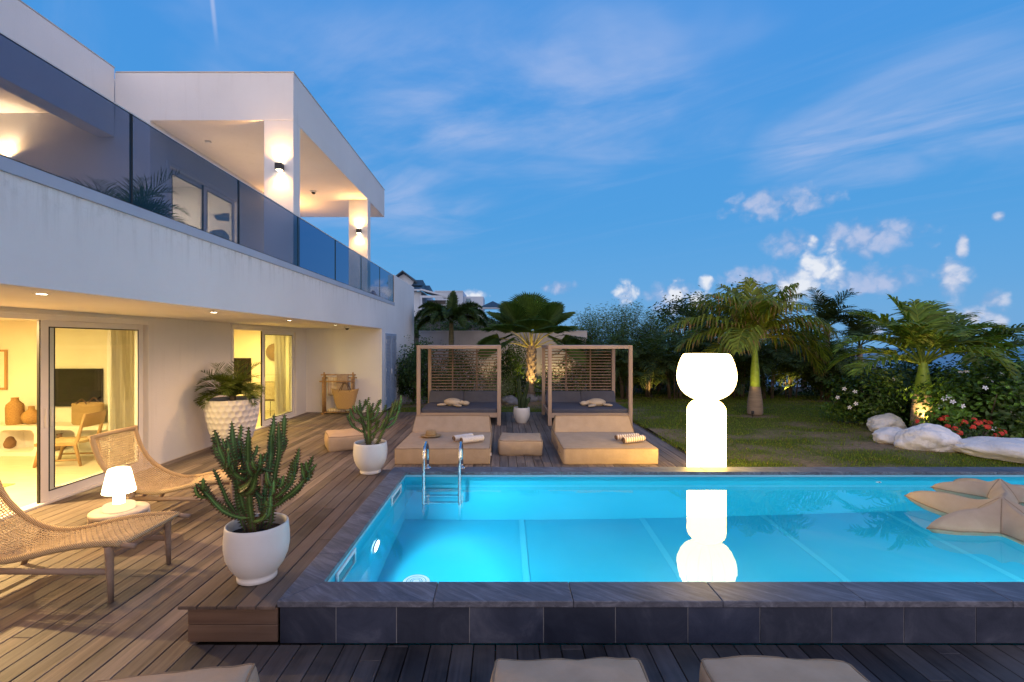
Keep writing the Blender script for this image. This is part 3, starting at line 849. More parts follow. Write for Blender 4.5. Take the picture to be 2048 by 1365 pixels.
part('roof_flashing', M['roof_edge'], lambda b: b.box(-6.99, -6.672, -3, 8.33, 6.731, 6.745))
for ya in (8.33, 12.92):
    part('column', M['stucco'], lambda b: b.box(-4.11, -3.601, ya+.001, ya+.27, 3.151, 5.83), .006)
# rooms
def f(b):
    b.box(-13, -5.86, 9.0, 9.2, 0, ZS); b.box(-13.2, -13, 1.8, 14.5, 0, ZS); b.box(-13, -5.86, 1.6, 1.8, 0, ZS)
    b.box(-11.2, -11.0, 9.2, 14.3, 0, ZS); b.box(-11, -5.86, 14.3, 14.5, 0, ZS)
part('interior_wall', M['plaster'], f)
part('interior_floor', M['tile_floor'], lambda b: b.box(-13, -5.62, 1.8, 14.3, -.05, -.003))
part('bedroom_partition', M['plaster'], lambda b: b.box(-12, -6.28, 11.9, 12.0, 3.151, 5.83))
def sliding_door(xp, ya, yb, z0, z1, panels, depth=.12):
    fr = MB(); wd = .07
    x0, x1 = xp - depth, xp + .03
    fr.box(x0, x1, ya, ya+wd, z0, z1); fr.box(x0, x1, yb-wd, yb, z0, z1)
    fr.box(x0, x1, ya+wd+.001, yb-wd-.001, z1-.09, z1-.002); fr.box(x0, x1, ya+wd+.001, yb-wd-.001, z0+.002, z0+.03)
    fr.box(xp+.031, xp+.045, ya+.01, yb-.01, z1-.03, z1-.004)
    d = fr.build('sliding_door', M['alu'], villa, bevel=.004)
    for (a, c, tr) in panels:
        px = xp - .012 - tr*.045
        p = MB(); s_ = .115; t = .036
        zb, zt = z0+.031, z1-.092
        p.box(px-t, px, a, a+s_, zb, zt); p.box(px-t, px, c-s_, c, zb, zt)
        p.box(px-t, px, a+s_+.0005, c-s_-.0005, zb, zb+.13); p.box(px-t, px, a+s_+.0005, c-s_-.0005, zt-.09, zt)
        pn = p.build('panel_frame', M['alu'], d, bevel=.003)
        g = MB(); g.box(px-.022, px-.014, a+s_, c-s_, zb+.13, zt-.09); g.build('pane', M['pane'], d)
        k = MB(); q = .014
        k.box(px+.0005, px+.004, a+s_-q, a+s_, zb+.13-q, zt-.09+q); k.box(px+.0005, px+.004, c-s_, c-s_+q, zb+.13-q, zt-.09+q)
        k.box(px+.0005, px+.004, a+s_, c-s_, zb+.13-q, zb+.13); k.box(px+.0005, px+.004, a+s_, c-s_, zt-.09, zt-.09+q)
        k.box(px-t+.002, px-.004, a-.016, a-.0005, zb, zt)
        k.build('gasket', M['black'], d)
        h = MB(); h.box(px+.001, px+.03, a+.04, a+.07, z0+.95, z0+1.19); h.build('handle', M['alu'], d, bevel=.006)
    return d
sliding_door(XW, D1a, D1b, 0, ZH, [(5.93, 7.62, 0), (6.05, 7.66, 1)])
sliding_door(XW, D2a, D2b, 0, ZH, [(11.4, 13.12, 0), (11.5, 13.16, 1)])
sliding_door(-6.07, U1a, U1b, 3.16, UZ, [(9.85, 10.98, 0), (8.86, 9.98, 1)])
# roller shutter boxes above the doors
for a, c in ((D1a, D1b), (D2a, D2b)):
    part('shutter_guide', M['alu'], lambda b: (b.box(XW+.002, XW+.028, c+.002, c+.05, .003, ZH-.01), b.box(XW+.0021, XW+.02, a, c, ZH+.001, ZS-.003)))
# louvred cupboard door in the side wall
sh = MB()
for a, c in ((14.28, 14.98), (15.0, 15.70)):
    sh.box(XF+.003, XF+.03, a, a+.06, .06, 2.28); sh.box(XF+.003, XF+.03, c-.06, c, .06, 2.28)
    sh.box(XF+.003, XF+.03, a+.061, c-.061, .06, .16); sh.box(XF+.003, XF+.03, a+.061, c-.061, 2.2, 2.28)
    z = .17
    while z < 2.17:
        sh.mbox(Matrix.Translation((XF+.014, (a+c)/2, z+.02)) @ Matrix.Rotation(R(35), 4, 'Y'), .036, c-a-.122, .008)
        z += .043
lo = sh.build('louvred_door', M['shutter'], villa)
for y in (14.285, 15.645):
    for z in (.3, 1.15, 2.0): part('hinge', M['white_plastic'], lambda b: b.box(XF+.0305, XF+.036, y, y+.05, z, z+.1), None, lo)
part('handle', M['white_plastic'], lambda b: (b.box(XF+.0305, XF+.06, 14.95, 14.98, 1.05, 1.2), b.box(XF+.0605, XF+.075, 14.84, 14.985, 1.12, 1.145)), .004, lo)
# recessed downlights in the soffit
DL = [(-3.86, 1.5), (-3.86, 4.05), (-3.88, 6.5), (-3.90, 8.85), (-3.9, 11.3)]
for x, y in DL:
    b = MB(); b.lathe([(.036, -.001), (.055, -.006), (.06, -.001)], 24, (x, y, ZS), cap=False)
    d = b.build('downlight', M['alu'], villa)
    b = MB(); b.lathe([(.001, -.004), (.035, -.004)], 20, (x, y, ZS), cap=False); b.build('lens', M['e_down'], d)
    lamp('downlight_lamp', 'SPOT', (x, y, ZS-.02), (80 if y < 5 else 130), (1, .55, .23), villa, (x-.25, y, 0), .04, R(150), .8)
# wall sconces throwing light up and down
def sconce(x, y, z, label, e, rz=0):
    ox_, oy_ = math.sin(rz), -math.cos(rz)
    t = thing('wall_sconce', label, 'wall light', (x, y, z), rz, 'up and down wall lights of the upper terrace')
    b = MB(); b.box(-.06, .06, -.115, -.012, -.055, .055); b.box(-.045, .045, -.0115, 0, -.045, .045)
    b.build('housing', M['anth'], t, world=False, bevel=.004)
    for s_ in (1, -1):
        b = MB(); b.box(-.045, .045, -.10, -.025, s_*.0555 if s_ > 0 else -.059, .059 if s_ > 0 else -.0555); b.build('lens', M['e_sconce'], t, world=False)
        lamp('sconce_lamp', 'SPOT', (x, y-.075, z+s_*.07), e, (1, .64, .27), t, (x, y-.03, z+s_*2), .025, R(78), .25)
        lamp('sconce_lamp', 'SPOT', (x, y-.085, z+s_*.065), e*(2.4 if s_ > 0 else 1.5), (1, .46, .12), t, (x, y-.25, z+s_*2), .03, R(150), .7)
sconce(-3.815, 8.33, 5.01, 'black cube wall light on the near white terrace column', 22)
sconce(-3.82, 12.92, 4.97, 'black cube wall light on the far white terrace column', 22)
sconce(-8.52, 8.33, 5.10, 'black cube wall light on the terrace back wall above the potted palm', 105)
sconce(-6.07, 13.0, 5.0, 'added black cube wall light on the bedroom wall, unseen behind the near terrace column', 70, PI/2)  # added sconce, hidden from the camera, to warm the terrace ceiling
# dome cameras
def dome(x, y, z, label):
    t = thing('dome_camera', label, 'security camera', (x, y, z), 0, 'ceiling dome cameras')
    b = MB(); b.lathe([(.062, -.04), (.075, -.03), (.078, 0)], 24); b.build('base', M['white_plastic'], t, world=False)
    b = MB(); b.lathe([(.001, -.085), (.03, -.078), (.047, -.06), (.052, -.0405)], 20, cap=False); b.build('lens', M['tv'], t, world=False)
dome(*(gy(694, 658, 12.3) - Vector((0, 0, 0))).to_tuple()[:2], ZS, 'white dome camera with a black lens under the lower soffit')
dome(*gy(627, 405, 12.2).to_tuple()[:2], 5.83, 'white dome camera with a black lens under the terrace roof')
part('smoke_detector', M['white_plastic'], lambda b: b.lathe([(.05, -.03), (.055, -.02), (.055, 0)], 20, (-5.6, 9.2, 5.83)))
# lamps of the lit rooms
for loc, e, sz in (((-8.8, 6.8, 2.36), 90, 1.0), ((-10.8, 4.2, 2.36), 80, 1.0), ((-6.35, 5.55, 2.34), 330, .07), ((-7.4, 11.2, 2.36), 150, .3), ((-6.9, 13.0, 2.36), 60, .5)):
    lamp('room_lamp', 'AREA', loc, e, (1, .66, .27) if sz < .1 else (1, .67, .165), villa, (loc[0], loc[1], 0), sz)
lamp('bedroom_lamp', 'AREA', (-8.2, 10.2, 5.78), 230, (1, .60, .30), villa, (-8.2, 10.2, 0), .8)
lamp('bedroom_lamp', 'AREA', (-8.2, 12.9, 5.78), 40, (1, .60, .28), villa, (-8.2, 12.9, 0), .8)

# ------------------------------------------------------------------ inside the rooms
def tv(x0, x1, y, z0, z1, label):
    t = thing('television', label, 'television', ((x0+x1)/2, y, (z0+z1)/2), 0, 'black televisions')
    b = MB(); b.box(x0, x1, y-.05, y-.004, z0, z1); b.build('casing', M['black'], t, bevel=.006)
    b = MB(); b.box(x0+.012, x1-.012, y-.053, y-.0505, z0+.02, z1-.012); b.build('screen', M['tv'], t)
tv(-8.62, -7.42, 9.0, .82, 1.52, 'large black television on the living room wall above the white console')
tv(-8.05, -7.42, 14.3, .85, 1.55, 'dark screen seen through the far sliding door behind the potted palm')
cs = thing('console', 'low white plaster console with rounded niches along the living room wall', 'console', (-8.6, 8.75, 0))
b = MB(); y0, y1 = 8.52, 8.99; X = [-10.9, -10.2, -9.5, -8.9, -8.22, -7.5, -6.8, -6.2]
b.box(X[0], X[-1], y0, y1, .0, .07); b.box(X[0], X[-1], y0, y1, .46, .53); b.box(X[0], X[-1], y1-.03, y1, .0705, .4595)
for x in X: b.box(x-.035 if x > X[0] else x, x+.035 if x < X[-1] else x, y0, y1-.0305, .0705, .4595)
for a, c in zip(X[:-1], X[1:]):
    a += .0355; c -= .0355; r = .09
    for cx_, sx in ((a, 1), (c, -1)):
        for cz, sz in ((.071, 1), (.459, -1)):
            pts = [(cx_, cz)] + [(cx_ + sx*(r - r*math.sin(t)), cz + sz*(r - r*math.cos(t))) for t in np.linspace(0, PI/2, 7)]
            k = len(pts)
            v = [(p[0], y0+.001, p[1]) for p in pts] + [(p[0], y1-.031, p[1]) for p in pts]
            fs = [tuple(range(k)), tuple(range(2*k-1, k-1, -1))] + [(i, i+k, (i+1) % k + k, (i+1) % k) for i in range(k)]
            b.add(v, fs)
b.box(-9.464, -8.936, y0+.001, y1-.031, .25, .29)
b.build('body', M['white_gloss'], cs)
def vase(name, prof, loc, mt, label, cat='vase', group=None):
    t = thing(name, label, cat, loc, 0, group)
    b = MB(); b.lathe(prof, 28, cap=False); b.build('body', mt, t, world=False)
    b = MB(); b.lathe([(prof[0][0]*.98, .001), (.001, .001)], 28, cap=False); b.build('base', mt, t, world=False)
    return t
vase('basket_vase', [(.11,0),(.125,.03),(.13,.30),(.12,.36),(.06,.42),(.05,.46),(.058,.48)], (gy(30, 850, 8.72).x, 8.72, .531), M['rattan'], 'tall rattan vase with a narrow neck on the white console', group='vases on the console')
vase('round_vase', [(.06,0),(.12,.05),(.145,.13),(.12,.21),(.05,.26),(.045,.31),(.05,.32)], (gy(63, 850, 8.75).x, 8.75, .531), M['rattan'], 'round rattan vase with a short neck beside the tall one', group='vases on the console')
vase('clay_jug', [(.07,0),(.13,.06),(.14,.13),(.10,.22),(.045,.27),(.04,.33),(.055,.35)], (gy(14, 890, 8.72).x, 8.70, .0715), M['clay'], 'dark clay jug standing in the left console niche', group='vases on the console')
vase('clay_jug', [(.06,0),(.11,.05),(.12,.11),(.09,.19),(.04,.23),(.036,.27),(.05,.29)], (gy(121, 890, 8.72).x, 8.70, .0715), M['clay'], 'dark clay jug in the console niche behind the woven chair', group='vases on the console')
bk = thing('basket', 'woven straw basket with leather handles on top of the white console', 'basket', (gy(174, 850, 8.72).x, 8.74, .531))
b = MB()
b.lathe([(.25,0),(.262,.02)] + [(.262 + .012*(i % 2), .02 + .36*i/18) for i in range(19)] + [(.255,.385),(.235,.38),(.23,.02)], 30, cap=False)
b.v = [(x, y*.55, z) for x, y, z in b.v]; b.build('body', M['straw'], bk, world=False)
for s_ in (-1, 1):
    b = MB(); b.tube([(-.09 + .18*i/10, s_*.13, .37 + .09*math.sin(PI*i/10)) for i in range(11)], .012, 8); b.build('handle', M['leather'], bk, world=False)
pc = thing('framed_picture', 'pale framed picture on the living room wall at the left edge', 'picture', (gy(-18, 740, 8.98).x, 8.98, 1.5))
b = MB(); w_, h_ = .30, .37
b.box(-w_, w_, -.02, .012, -h_, -h_+.035); b.box(-w_, w_, -.02, .012, h_-.035, h_)
b.box(-w_, -w_+.035, -.02, .012, -h_+.0355, h_-.0355); b.box(w_-.035, w_, -.02, .012, -h_+.0355, h_-.0355); b.build('frame', M['oak'], pc, world=False)
b = MB(); b.box(-w_+.036, w_-.036, -.006, .01, -h_+.036, h_-.036); b.build('mount', M['white_gloss'], pc, world=False)
b = MB(); b.box(-.13, .15, -.009, -.0065, -.2, .2); b.build('print', M['art_paper'], pc, world=False)
pc = thing('wall_print', 'abstract blue print on the upstairs bedroom wall behind the glass rail', 'picture', (-6.92, 11.89, 4.75))
b = MB(); b.box(-.28, .28, -.03, .005, -.45, .45); b.build('frame', M['alu'], pc, world=False)
b = MB(); b.box(-.26, .26, -.034, -.0305, -.43, .43); b.build('print', M['art_blue'], pc, world=False)
# woven dining chair in the living room (seat faces left)
def low_chair(loc, rz, label):
    t = thing('wooden_chair', label, 'chair', loc, rz, 'low wooden chairs indoors')
    for s_ in (-1, 1):
        b = MB(); b.tube([(-.32, s_*.26, 0), (-.24, s_*.26, .34)], [.022, .028], 8); b.build('leg', M['oak'], t, world=False)
        b = MB(); b.tube([(.34, s_*.25, 0), (.26, s_*.25, .34), (.30, s_*.25, .45), (.40, s_*.24, .84)], [.022, .028, .028, .02], 8); b.build('leg', M['oak'], t, world=False)
        b = MB(); b.tube([(-.30, s_*.26, .10), (.33, s_*.25, .10)], .014, 6); b.build('stretcher', M['oak'], t, world=False)
    b = MB()
    for i in range(22):
        x = -.30 + .6*i/21
        b.tube([(x, -.27, .375), (x, -.13, .362), (x, 0, .358), (x, .13, .362), (x, .27, .375)], .0125, 5)
    for i in range(7):
        y = -.24 + .08*i; b.tube([(-.31, y, .378), (0, y, .368), (.30, y, .378)], .009, 5)
    b.build('seat', M['rope'], t, world=False)
    b = MB(); b.box(-.31, .30, -.285, -.255, .335, .385); b.box(-.31, .30, .255, .285, .335, .385); b.build('seat_frame', M['oak'], t, world=False, bevel=.006)
    b = MB(); n = 10
    v = []; fs = []
    for i in range(n+1):
        y = -.26 + .52*i/n; q = .035*(1-(2*i/n-1)**2)
        for (dx_, z) in ((.355, .62), (.395, .84), (.37, .62), (.41, .84)): v.append((dx_ + q, y, z))
    for i in range(n):
        o = i*4; p = o+4
        fs += [(o, p, p+1, o+1), (o+2, o+3, p+3, p+2), (o+1, p+1, p+3, o+3), (o, o+2, p+2, p)]
    b.add(v, fs); b.build('backrest', M['oak'], t, world=False)
    return t
low_chair((-7.22, 8.05, 0), R(8), 'low wooden chair with a woven seat inside the near sliding door')
# far room: rope chair, woven wall disc
pc = thing('woven_wall_disc', 'round woven fibre disc on the wall of the far room', 'wall decoration', (-6.72, 14.27, 1.72))
b = MB()
for i in range(48):
    a = 2*PI*i/48; r_ = .25 + .012*(i % 2)
    b.tube([(.03*math.cos(a), -.02, .03*math.sin(a)), (.14*math.cos(a+.1), -.035, .14*math.sin(a+.1)), (r_*math.cos(a), -.02, r_*math.sin(a))], [.008, .012, .012], 5)
b.build('fibres', M['straw'], pc, world=False)
b = MB(); b.tube([(.235*math.cos(a), -.03, .235*math.sin(a)) for a in np.linspace(0, 2*PI, 33)[:-1]], .008, 5, closed=True)
b.tube([(.13*math.cos(a), -.045, .13*math.sin(a)) for a in np.linspace(0, 2*PI, 25)[:-1]], .007, 5, closed=True); b.build('binding', M['rattan'], pc, world=False)
ch = thing('rope_chair', 'rope chair on thin metal legs inside the far sliding door', 'chair', (-6.62, 13.5, 0))
b = MB()
for i in range(16):
    x = -.25 + .5*i/15
    b.tube([(x, -.28, .42), (x, 0, .38), (x, .2, .40), (x*.95, .33, .62), (x*.9, .42, .85)], .008, 5)
b.build('seat', M['straw'], ch, world=False)
b = MB(); b.tube([(-.27, -.3, .43), (-.27, .2, .41), (-.25, .34, .63), (-.23, .44, .87), (.23, .44, .87), (.25, .34, .63), (.27, .2, .41), (.27, -.3, .43)], .012, 6, closed=True); b.build('frame', M['anth'], ch, world=False)
for x, y in ((-.25, -.25), (.25, -.25), (-.25, .25), (.25, .25)):
    b = MB(); b.tube([(x*.95, y*.8, .41), (x*1.1, y*1.15, 0)], .010, 6); b.build('leg', M['anth'], ch, world=False)
rg = MB(); rg.box(-10.4, -6.9, 3.4, 6.85, -.0025, .008); tag(rg.build('rug', M['rug']), 'rectangular jute rug on the pale living room floor', 'rug')
# curtains
def curtain(x, ya, yb, z0, z1, label, folds=9):
    t = thing('curtain', label, 'curtain', (x, (ya+yb)/2, z0), 0, 'pale curtains inside the sliding doors')
    n = folds*8; v = []; fs = []
    for i in range(n+1):
        y = ya + (yb-ya)*i/n; a = 2*PI*folds*i/n
        for k in range(7):
            z = z0 + (z1-z0)*k/6
            v.append((x + .035*math.sin(a + .5*math.sin(k*.9 + i*.21)), y + .012*math.cos(a*1.3+k), z))
    for i in range(n):
        for k in range(6): fs.append((i*7+k, (i+1)*7+k, (i+1)*7+k+1, i*7+k+1))
    b = MB(); b.add(v, fs, 0, (.82, .78, .68), True); b.build('fabric', M['curtain'], t)
    b = MB(); b.tube([(x, ya-.1, z1+.02), (x, yb+.1, z1+.02)], .012, 8); b.build('rail', M['alu'], t)
curtain(-6.0, 7.35, 7.95, .01, 2.36, 'gathered sheer curtain at the right side of the near sliding door')
curtain(-6.0, 12.75, 13.35, .01, 2.36, 'gathered sheer curtain at the right side of the far sliding door')
# ------------------------------------------------------------------ upholstery
def cushion_mesh(b, sx, sy, sz, r=.05, n=14, bt=.03, bs=.02, wr=.006, seed=0, z0=0.0, mat=0, shear=0.0):
    """soft rounded block, bulging on top and sides, slightly wrinkled"""
    def grid(fn):
        o = len(b.v)
        vs = []; fs = []
        for i in range(n+1):
            for j in range(n+1): vs.append(fn(i/n*2-1, j/n*2-1))
        for i in range(n):
            for j in range(n):
                a = i*(n+1)+j; fs.append((a, a+n+1, a+n+2, a+1))
        b.add(vs, fs, mat, (1, 1, 1), True)
    def sh(u): return math.copysign(1 - (1-abs(u))**1.6, u) if True else u
    def P(u, v, w):
        x, y, z = u*sx/2, v*sy/2, w*sz/2
        cx_, cy_, cz_ = max(-sx/2+r, min(sx/2-r, x)), max(-sy/2+r, min(sy/2-r, y)), max(-sz/2+r, min(sz/2-r, z))
        d = Vector((x-cx_, y-cy_, z-cz_))
        if d.length > 1e-9: d = d.normalized()*r
        p = Vector((cx_, cy_, cz_)) + d
        p.z += bt * (1-u*u) * (1-v*v) * max(0, w)
        k = bs * (1-w*w)
        p.x += k * u * (1-v*v*.6); p.y += k * v * (1-u*u*.6)
        q = p * 5 + Vector((seed*3.7, seed, 0))
        p += Vector((noise.noise(q), noise.noise(q + Vector((9, 0, 0))), noise.noise(q + Vector((0, 9, 0))))) * wr
        p.y += shear * (p.z + sz/2)
        p.z += sz/2 + z0
        return p
    for w in (1, -1):
        grid((lambda a, c, w=w: P(sh(a), sh(c)*w, w)))
    for s in (1, -1):
        grid((lambda a, c, s=s: P(s, sh(a)*s, sh(c))))
        grid((lambda a, c, s=s: P(-sh(a)*s, s, sh(c))))
    return P
def cushion(name, parent, sx, sy, sz, mt, pip=True, off=(0, 0, 0), Mx=None, both=True, **kw):
    b = MB(); P = cushion_mesh(b, sx, sy, sz, **kw)
    pts = []
    for w in ((.97, -.97) if both else (.97,)):
        e = []
        m_ = 26
        for i in range(m_): e.append(P(-1 + 2*i/m_, -1, w))
        for i in range(m_): e.append(P(1, -1 + 2*i/m_, w))
        for i in range(m_): e.append(P(1 - 2*i/m_, 1, w))
        for i in range(m_): e.append(P(-1, 1 - 2*i/m_, w))
        pts.append(e)
    T = (Mx if Mx is not None else Matrix()); T = Matrix.Translation(off) @ T
    b.v = [tuple(T @ Vector(p)) for p in b.v]
    o = b.build(name, mt, parent, world=False, weld=True)
    if pip:
        b = MB()
        for e in pts:
            c = Vector((0, 0, sz/2))
            e = [p + (p-c).normalized()*.002 + Vector((0, 0, .003*noise.noise(p*9))) for p in e]
            b.tube([T @ p for p in e], .0075, 6, closed=True)
        b.build('piping', M['piping'], o, world=False)
    return o
def pouf(loc, rz, label, s=(.78, .78, .27), seed=1, bt=.035):
    t = thing('pouf', label, 'pouf', loc, rz, 'beige canvas poufs')
    cushion('cover', t, s[0], s[1], s[2], M['beige'], r=.032, bt=bt, bs=.03, wr=.018, seed=seed, n=20)
    b = MB(); b.box(s[0]/2+.012, s[0]/2+.018, -.02, .02, .05, .10); b.build('care_label', M['towel_w'], t, world=False)
    return t
pouf((-2.98, 9.34, 0), R(24.8), 'beige canvas pouf on the deck behind the second white cactus pot', seed=1)
pouf((.335, 8.93, 0), R(-3), 'beige canvas pouf between the two double sun mattresses', (.76, .76, .27), seed=2)
pouf((-1.66, 2.16, 0), R(8), 'beige canvas pouf at the lower left edge, in front of the wooden step', (.80, .80, .27), seed=3)
pouf((.36, 2.265, 0), R(1), 'beige canvas pouf at the bottom edge, middle one of the front row', (.80, .80, .27), seed=4)
pouf((1.475, 2.265, 0), R(-2), 'beige canvas pouf at the bottom edge, rightmost of the front row', (.80, .80, .27), seed=5)

def sun_mattress(x0, label, seed, w=1.56):
    t = thing('sun_mattress', label, 'sun mattress', (x0 + w/2, 7.94, 0), 0, 'double sun mattresses on the deck')
    cushion('seat', t, w, 1.95, .265, M['beige'], off=(0, .975, 0), r=.02, bt=.012, bs=.008, wr=.004, seed=seed, n=22)
    # wedge backrest
    b = MB(); n = 16
    prof = [(0, 0), (.0, .012), (.24, .272), (.275, .285), (.31, .272), (.56, .012), (.56, 0)]
    v = []; fs = []; k = len(prof)
    for i in range(n+1):
        x = -w/2 + .012 + (w-.024)*i/n; u = 2*i/n-1
        for (y, z) in prof:
            v.append((x - .04*u*z/.28 , 1.43 + y + .006*noise.noise(Vector((x*4, y*5, seed))), .268 + z + .012*(1-u*u)*(1 if z > .02 else 0) + .004*noise.noise(Vector((x*5, y*5, seed+3)))))
    for i in range(n):
        for j in range(k-1): fs.append((i*k+j, (i+1)*k+j, (i+1)*k+j+1, i*k+j+1))
    fs += [tuple(range(k)), tuple(n*k + j for j in range(k-1, -1, -1))]
    b.add(v, fs, 0, (1,1,1), False)
    o = b.build('backrest', M['beige'], t, world=False, bevel=.012)
    b = MB()
    for xx in (0, n):
        b.tube([Vector(v[xx*k+j]) for j in range(1, 6)], .006, 6)
    b.tube([Vector(v[i*k+2]) + Vector((0, -.004, .006)) for i in range(n+1)], .006, 6); b.build('piping', M['piping'], o, world=False)
    b = MB(); b.box(w/2+.005, w/2+.03, .10, .104, .12, .17); b.build('care_label', M['towel_w'], t, world=False)
    for y in (.35, .75):
        b = MB(); b.tube([(-w/2-.004, y-.05, .13), (-w/2-.022, y, .125), (-w/2-.004, y+.05, .13)], .008, 6, flat=.5); b.build('strap', M['piping'], t, world=False)
    return t
sun_mattress(-1.77, 'beige double sun mattress with a straw hat, behind the pool ladder', 3)
sun_mattress(1.0, 'beige double sun mattress beside the glowing floor lamp', 8)

def towel_roll(a, c, r, mt, label):
    a, c = Vector(a), Vector(c)
    t = thing('rolled_towel', label, 'towel', tuple((a+c)/2 - Vector((0, 0, r))), 0, 'rolled towels on the sun mattresses')
    b = MB(); d = (c-a).normalized(); up = Vector((0, 0, 1)); sd = d.cross(up)
    b.tube([a + (c-a)*i/14 + up*(.004*noise.noise(Vector((i*.7, r*50, a.x)))) for i in range(15)], [r*(.93 if i in (0, 14) else 1 + .03*noise.noise(Vector((i, a.x, 0)))) for i in range(15)], 18, flat=.9)
    o = b.build('roll', mt, t)
    b = MB()
    for e, q in ((a, -1), (c, 1)):
        sp_ = [e + d*q*.004 + (up*math.cos(th)*.9 + sd*math.sin(th))*(r*.12 + r*.8*th/(7*PI)) for th in np.linspace(0, 7*PI, 60)]
        b.tube(sp_, .0042, 5)
    b.build('fold_edge', M['clay'], o)
def on_seat(px, py, up=.06): p = gz(px, py, .283); p.z = .283 + up; return p
towel_roll(on_seat(908, 884), on_seat(944, 878), .052, M['towel_w'], 'rolled white towel on the left sun mattress, rear one of the pair')
towel_roll(on_seat(923, 888), on_seat(966, 882.5), .058, M['towel_w'], 'rolled white towel on the left sun mattress, front one of the pair')
towel_roll(on_seat(1232, 882), on_seat(1276, 878), .050, M['towel_s'], 'rolled striped towel on the right sun mattress, rear one of the pair')
towel_roll(on_seat(1247, 888), on_seat(1287, 883), .058, M['towel_s'], 'rolled striped towel on the right sun mattress, front one of the pair')
ht = thing('straw_hat', 'straw sun hat lying on the left sun mattress', 'hat', tuple(on_seat(862, 873, .0)), 0)
b = MB(); b.lathe([(.0, .115), (.05, .116), (.082, .105), (.094, .07), (.098, .02), (.13, .012), (.165, .014), (.185, .024), (.186, .02), (.165, .008), (.098, .004)], 34, mod=lambda a, z: 1 + .03*math.sin(2*a+1) + .015*math.sin(5*a), cap=False)
b.build('crown', M['straw'], ht, world=False)
b = MB(); b.lathe([(.0985, .020), (.1005, .022), (.0985, .042), (.097, .044)], 30, mod=lambda a, z: 1 + .03*math.sin(2*a+1) + .015*math.sin(5*a), cap=False); b.build('hat_band', M['rattan'], ht, world=False)

# ------------------------------------------------------------------ slatted cabana daybeds
def cabana(loc, label):
    W, D, HH, p = 2.04, 1.9, 1.94, .088
    t = thing('cabana_daybed', label, 'daybed', loc, 0, 'wooden cabana daybeds')
    for sx in (-1, 1):
        for y in (0, D-p):
            b = MB(); x = sx*(W/2 - p/2); b.box(x-p/2, x+p/2, y, y+p, 0, HH); b.build('post', M['teak'], t, world=False, bevel=.004)
            
    for y in (0, D-p):
        b = MB(); b.box(-W/2+p+.001, W/2-p-.001, y+.008, y+p-.008, HH-.085, HH-.003); b.build('top_beam', M['teak_x'], t, world=False, bevel=.004)
    for sx in (-1, 1):
        b = MB(); x = sx*(W/2 - p/2); b.box(x-p/2+.008, x+p/2-.008, p+.001, D-p-.001, HH-.085, HH-.003); b.build('top_beam', M['teak_x'], t, world=False, bevel=.004)
        b = MB(); b.box(x-.02, x+.02, p+.001, D-p-.001, .19, .30); b.build('bed_rail', M['teak_x'], t, world=False, bevel=.004)
    for y in (.02, D-p+.02):
        b = MB(); b.box(-W/2+p+.001, W/2-p-.001, y, y+.045, .19, .30); b.build('bed_rail', M['teak_x'], t, world=False, bevel=.004)
    b = MB()
    for i in range(9):
        y = .1 + i*.19; b.box(-W/2+p, W/2-p, y, y+.12, .262, .282)
    b.build('bed_slats', M['teak_x'], t, world=False)
    b = MB()
    for i in range(15):
        z = .70 + i*(1.135/14); b.box(-W/2+p-.002, W/2-p+.002, D-p+.03, D-p+.055, z-.0135, z+.0135, 0, (.62, .58, .56))
    b.build('back_slats', M['teak_x'], t, world=False)
    for x in (-.34, .34):
        b = MB(); b.box(x-.0175, x+.0175, D-p+.056, D-p+.075, .31, HH-.086, 0, (.62, .58, .56)); b.build('slat_batten', M['teak'], t, world=False)
    b = MB()
    b.box(-W/2+p+.002, W/2-p-.002, .09, D-p-.01, HH-.012, HH-.006); b.build('roof_cloth', M['canopy'], t, world=False)
    cushion('seat_mattress', t, W-2*p-.01, 1.74, .115, M['grey_fab'], off=(0, .06+.87, .2835), pip=False, r=.03, bt=.01, bs=.006, wr=.004, seed=loc[0], n=14)
    for sx in (-1, 1):
        w_ = (W-2*p)/2 - .012
        Mx = Matrix.Rotation(R(62), 4, 'X')
        cushion('back_cushion', t, w_, .47, .12, M['grey_fab'], off=(sx*(w_/2+.006), 1.50, .435), Mx=Mx, pip=False, r=.03, bt=.02, bs=.012, wr=.006, seed=loc[0]+sx, n=14)
    return t
M['canopy'] = pm('canopy_cloth', (.44, .42, .42), (.50, .48, .48), 3, .9)
cabana((-1.06, 11.70, 0), 'wooden cabana daybed with slatted back, the one next to the house')
cabana((2.12, 11.66, 0), 'wooden cabana daybed with slatted back, the one next to the lawn')
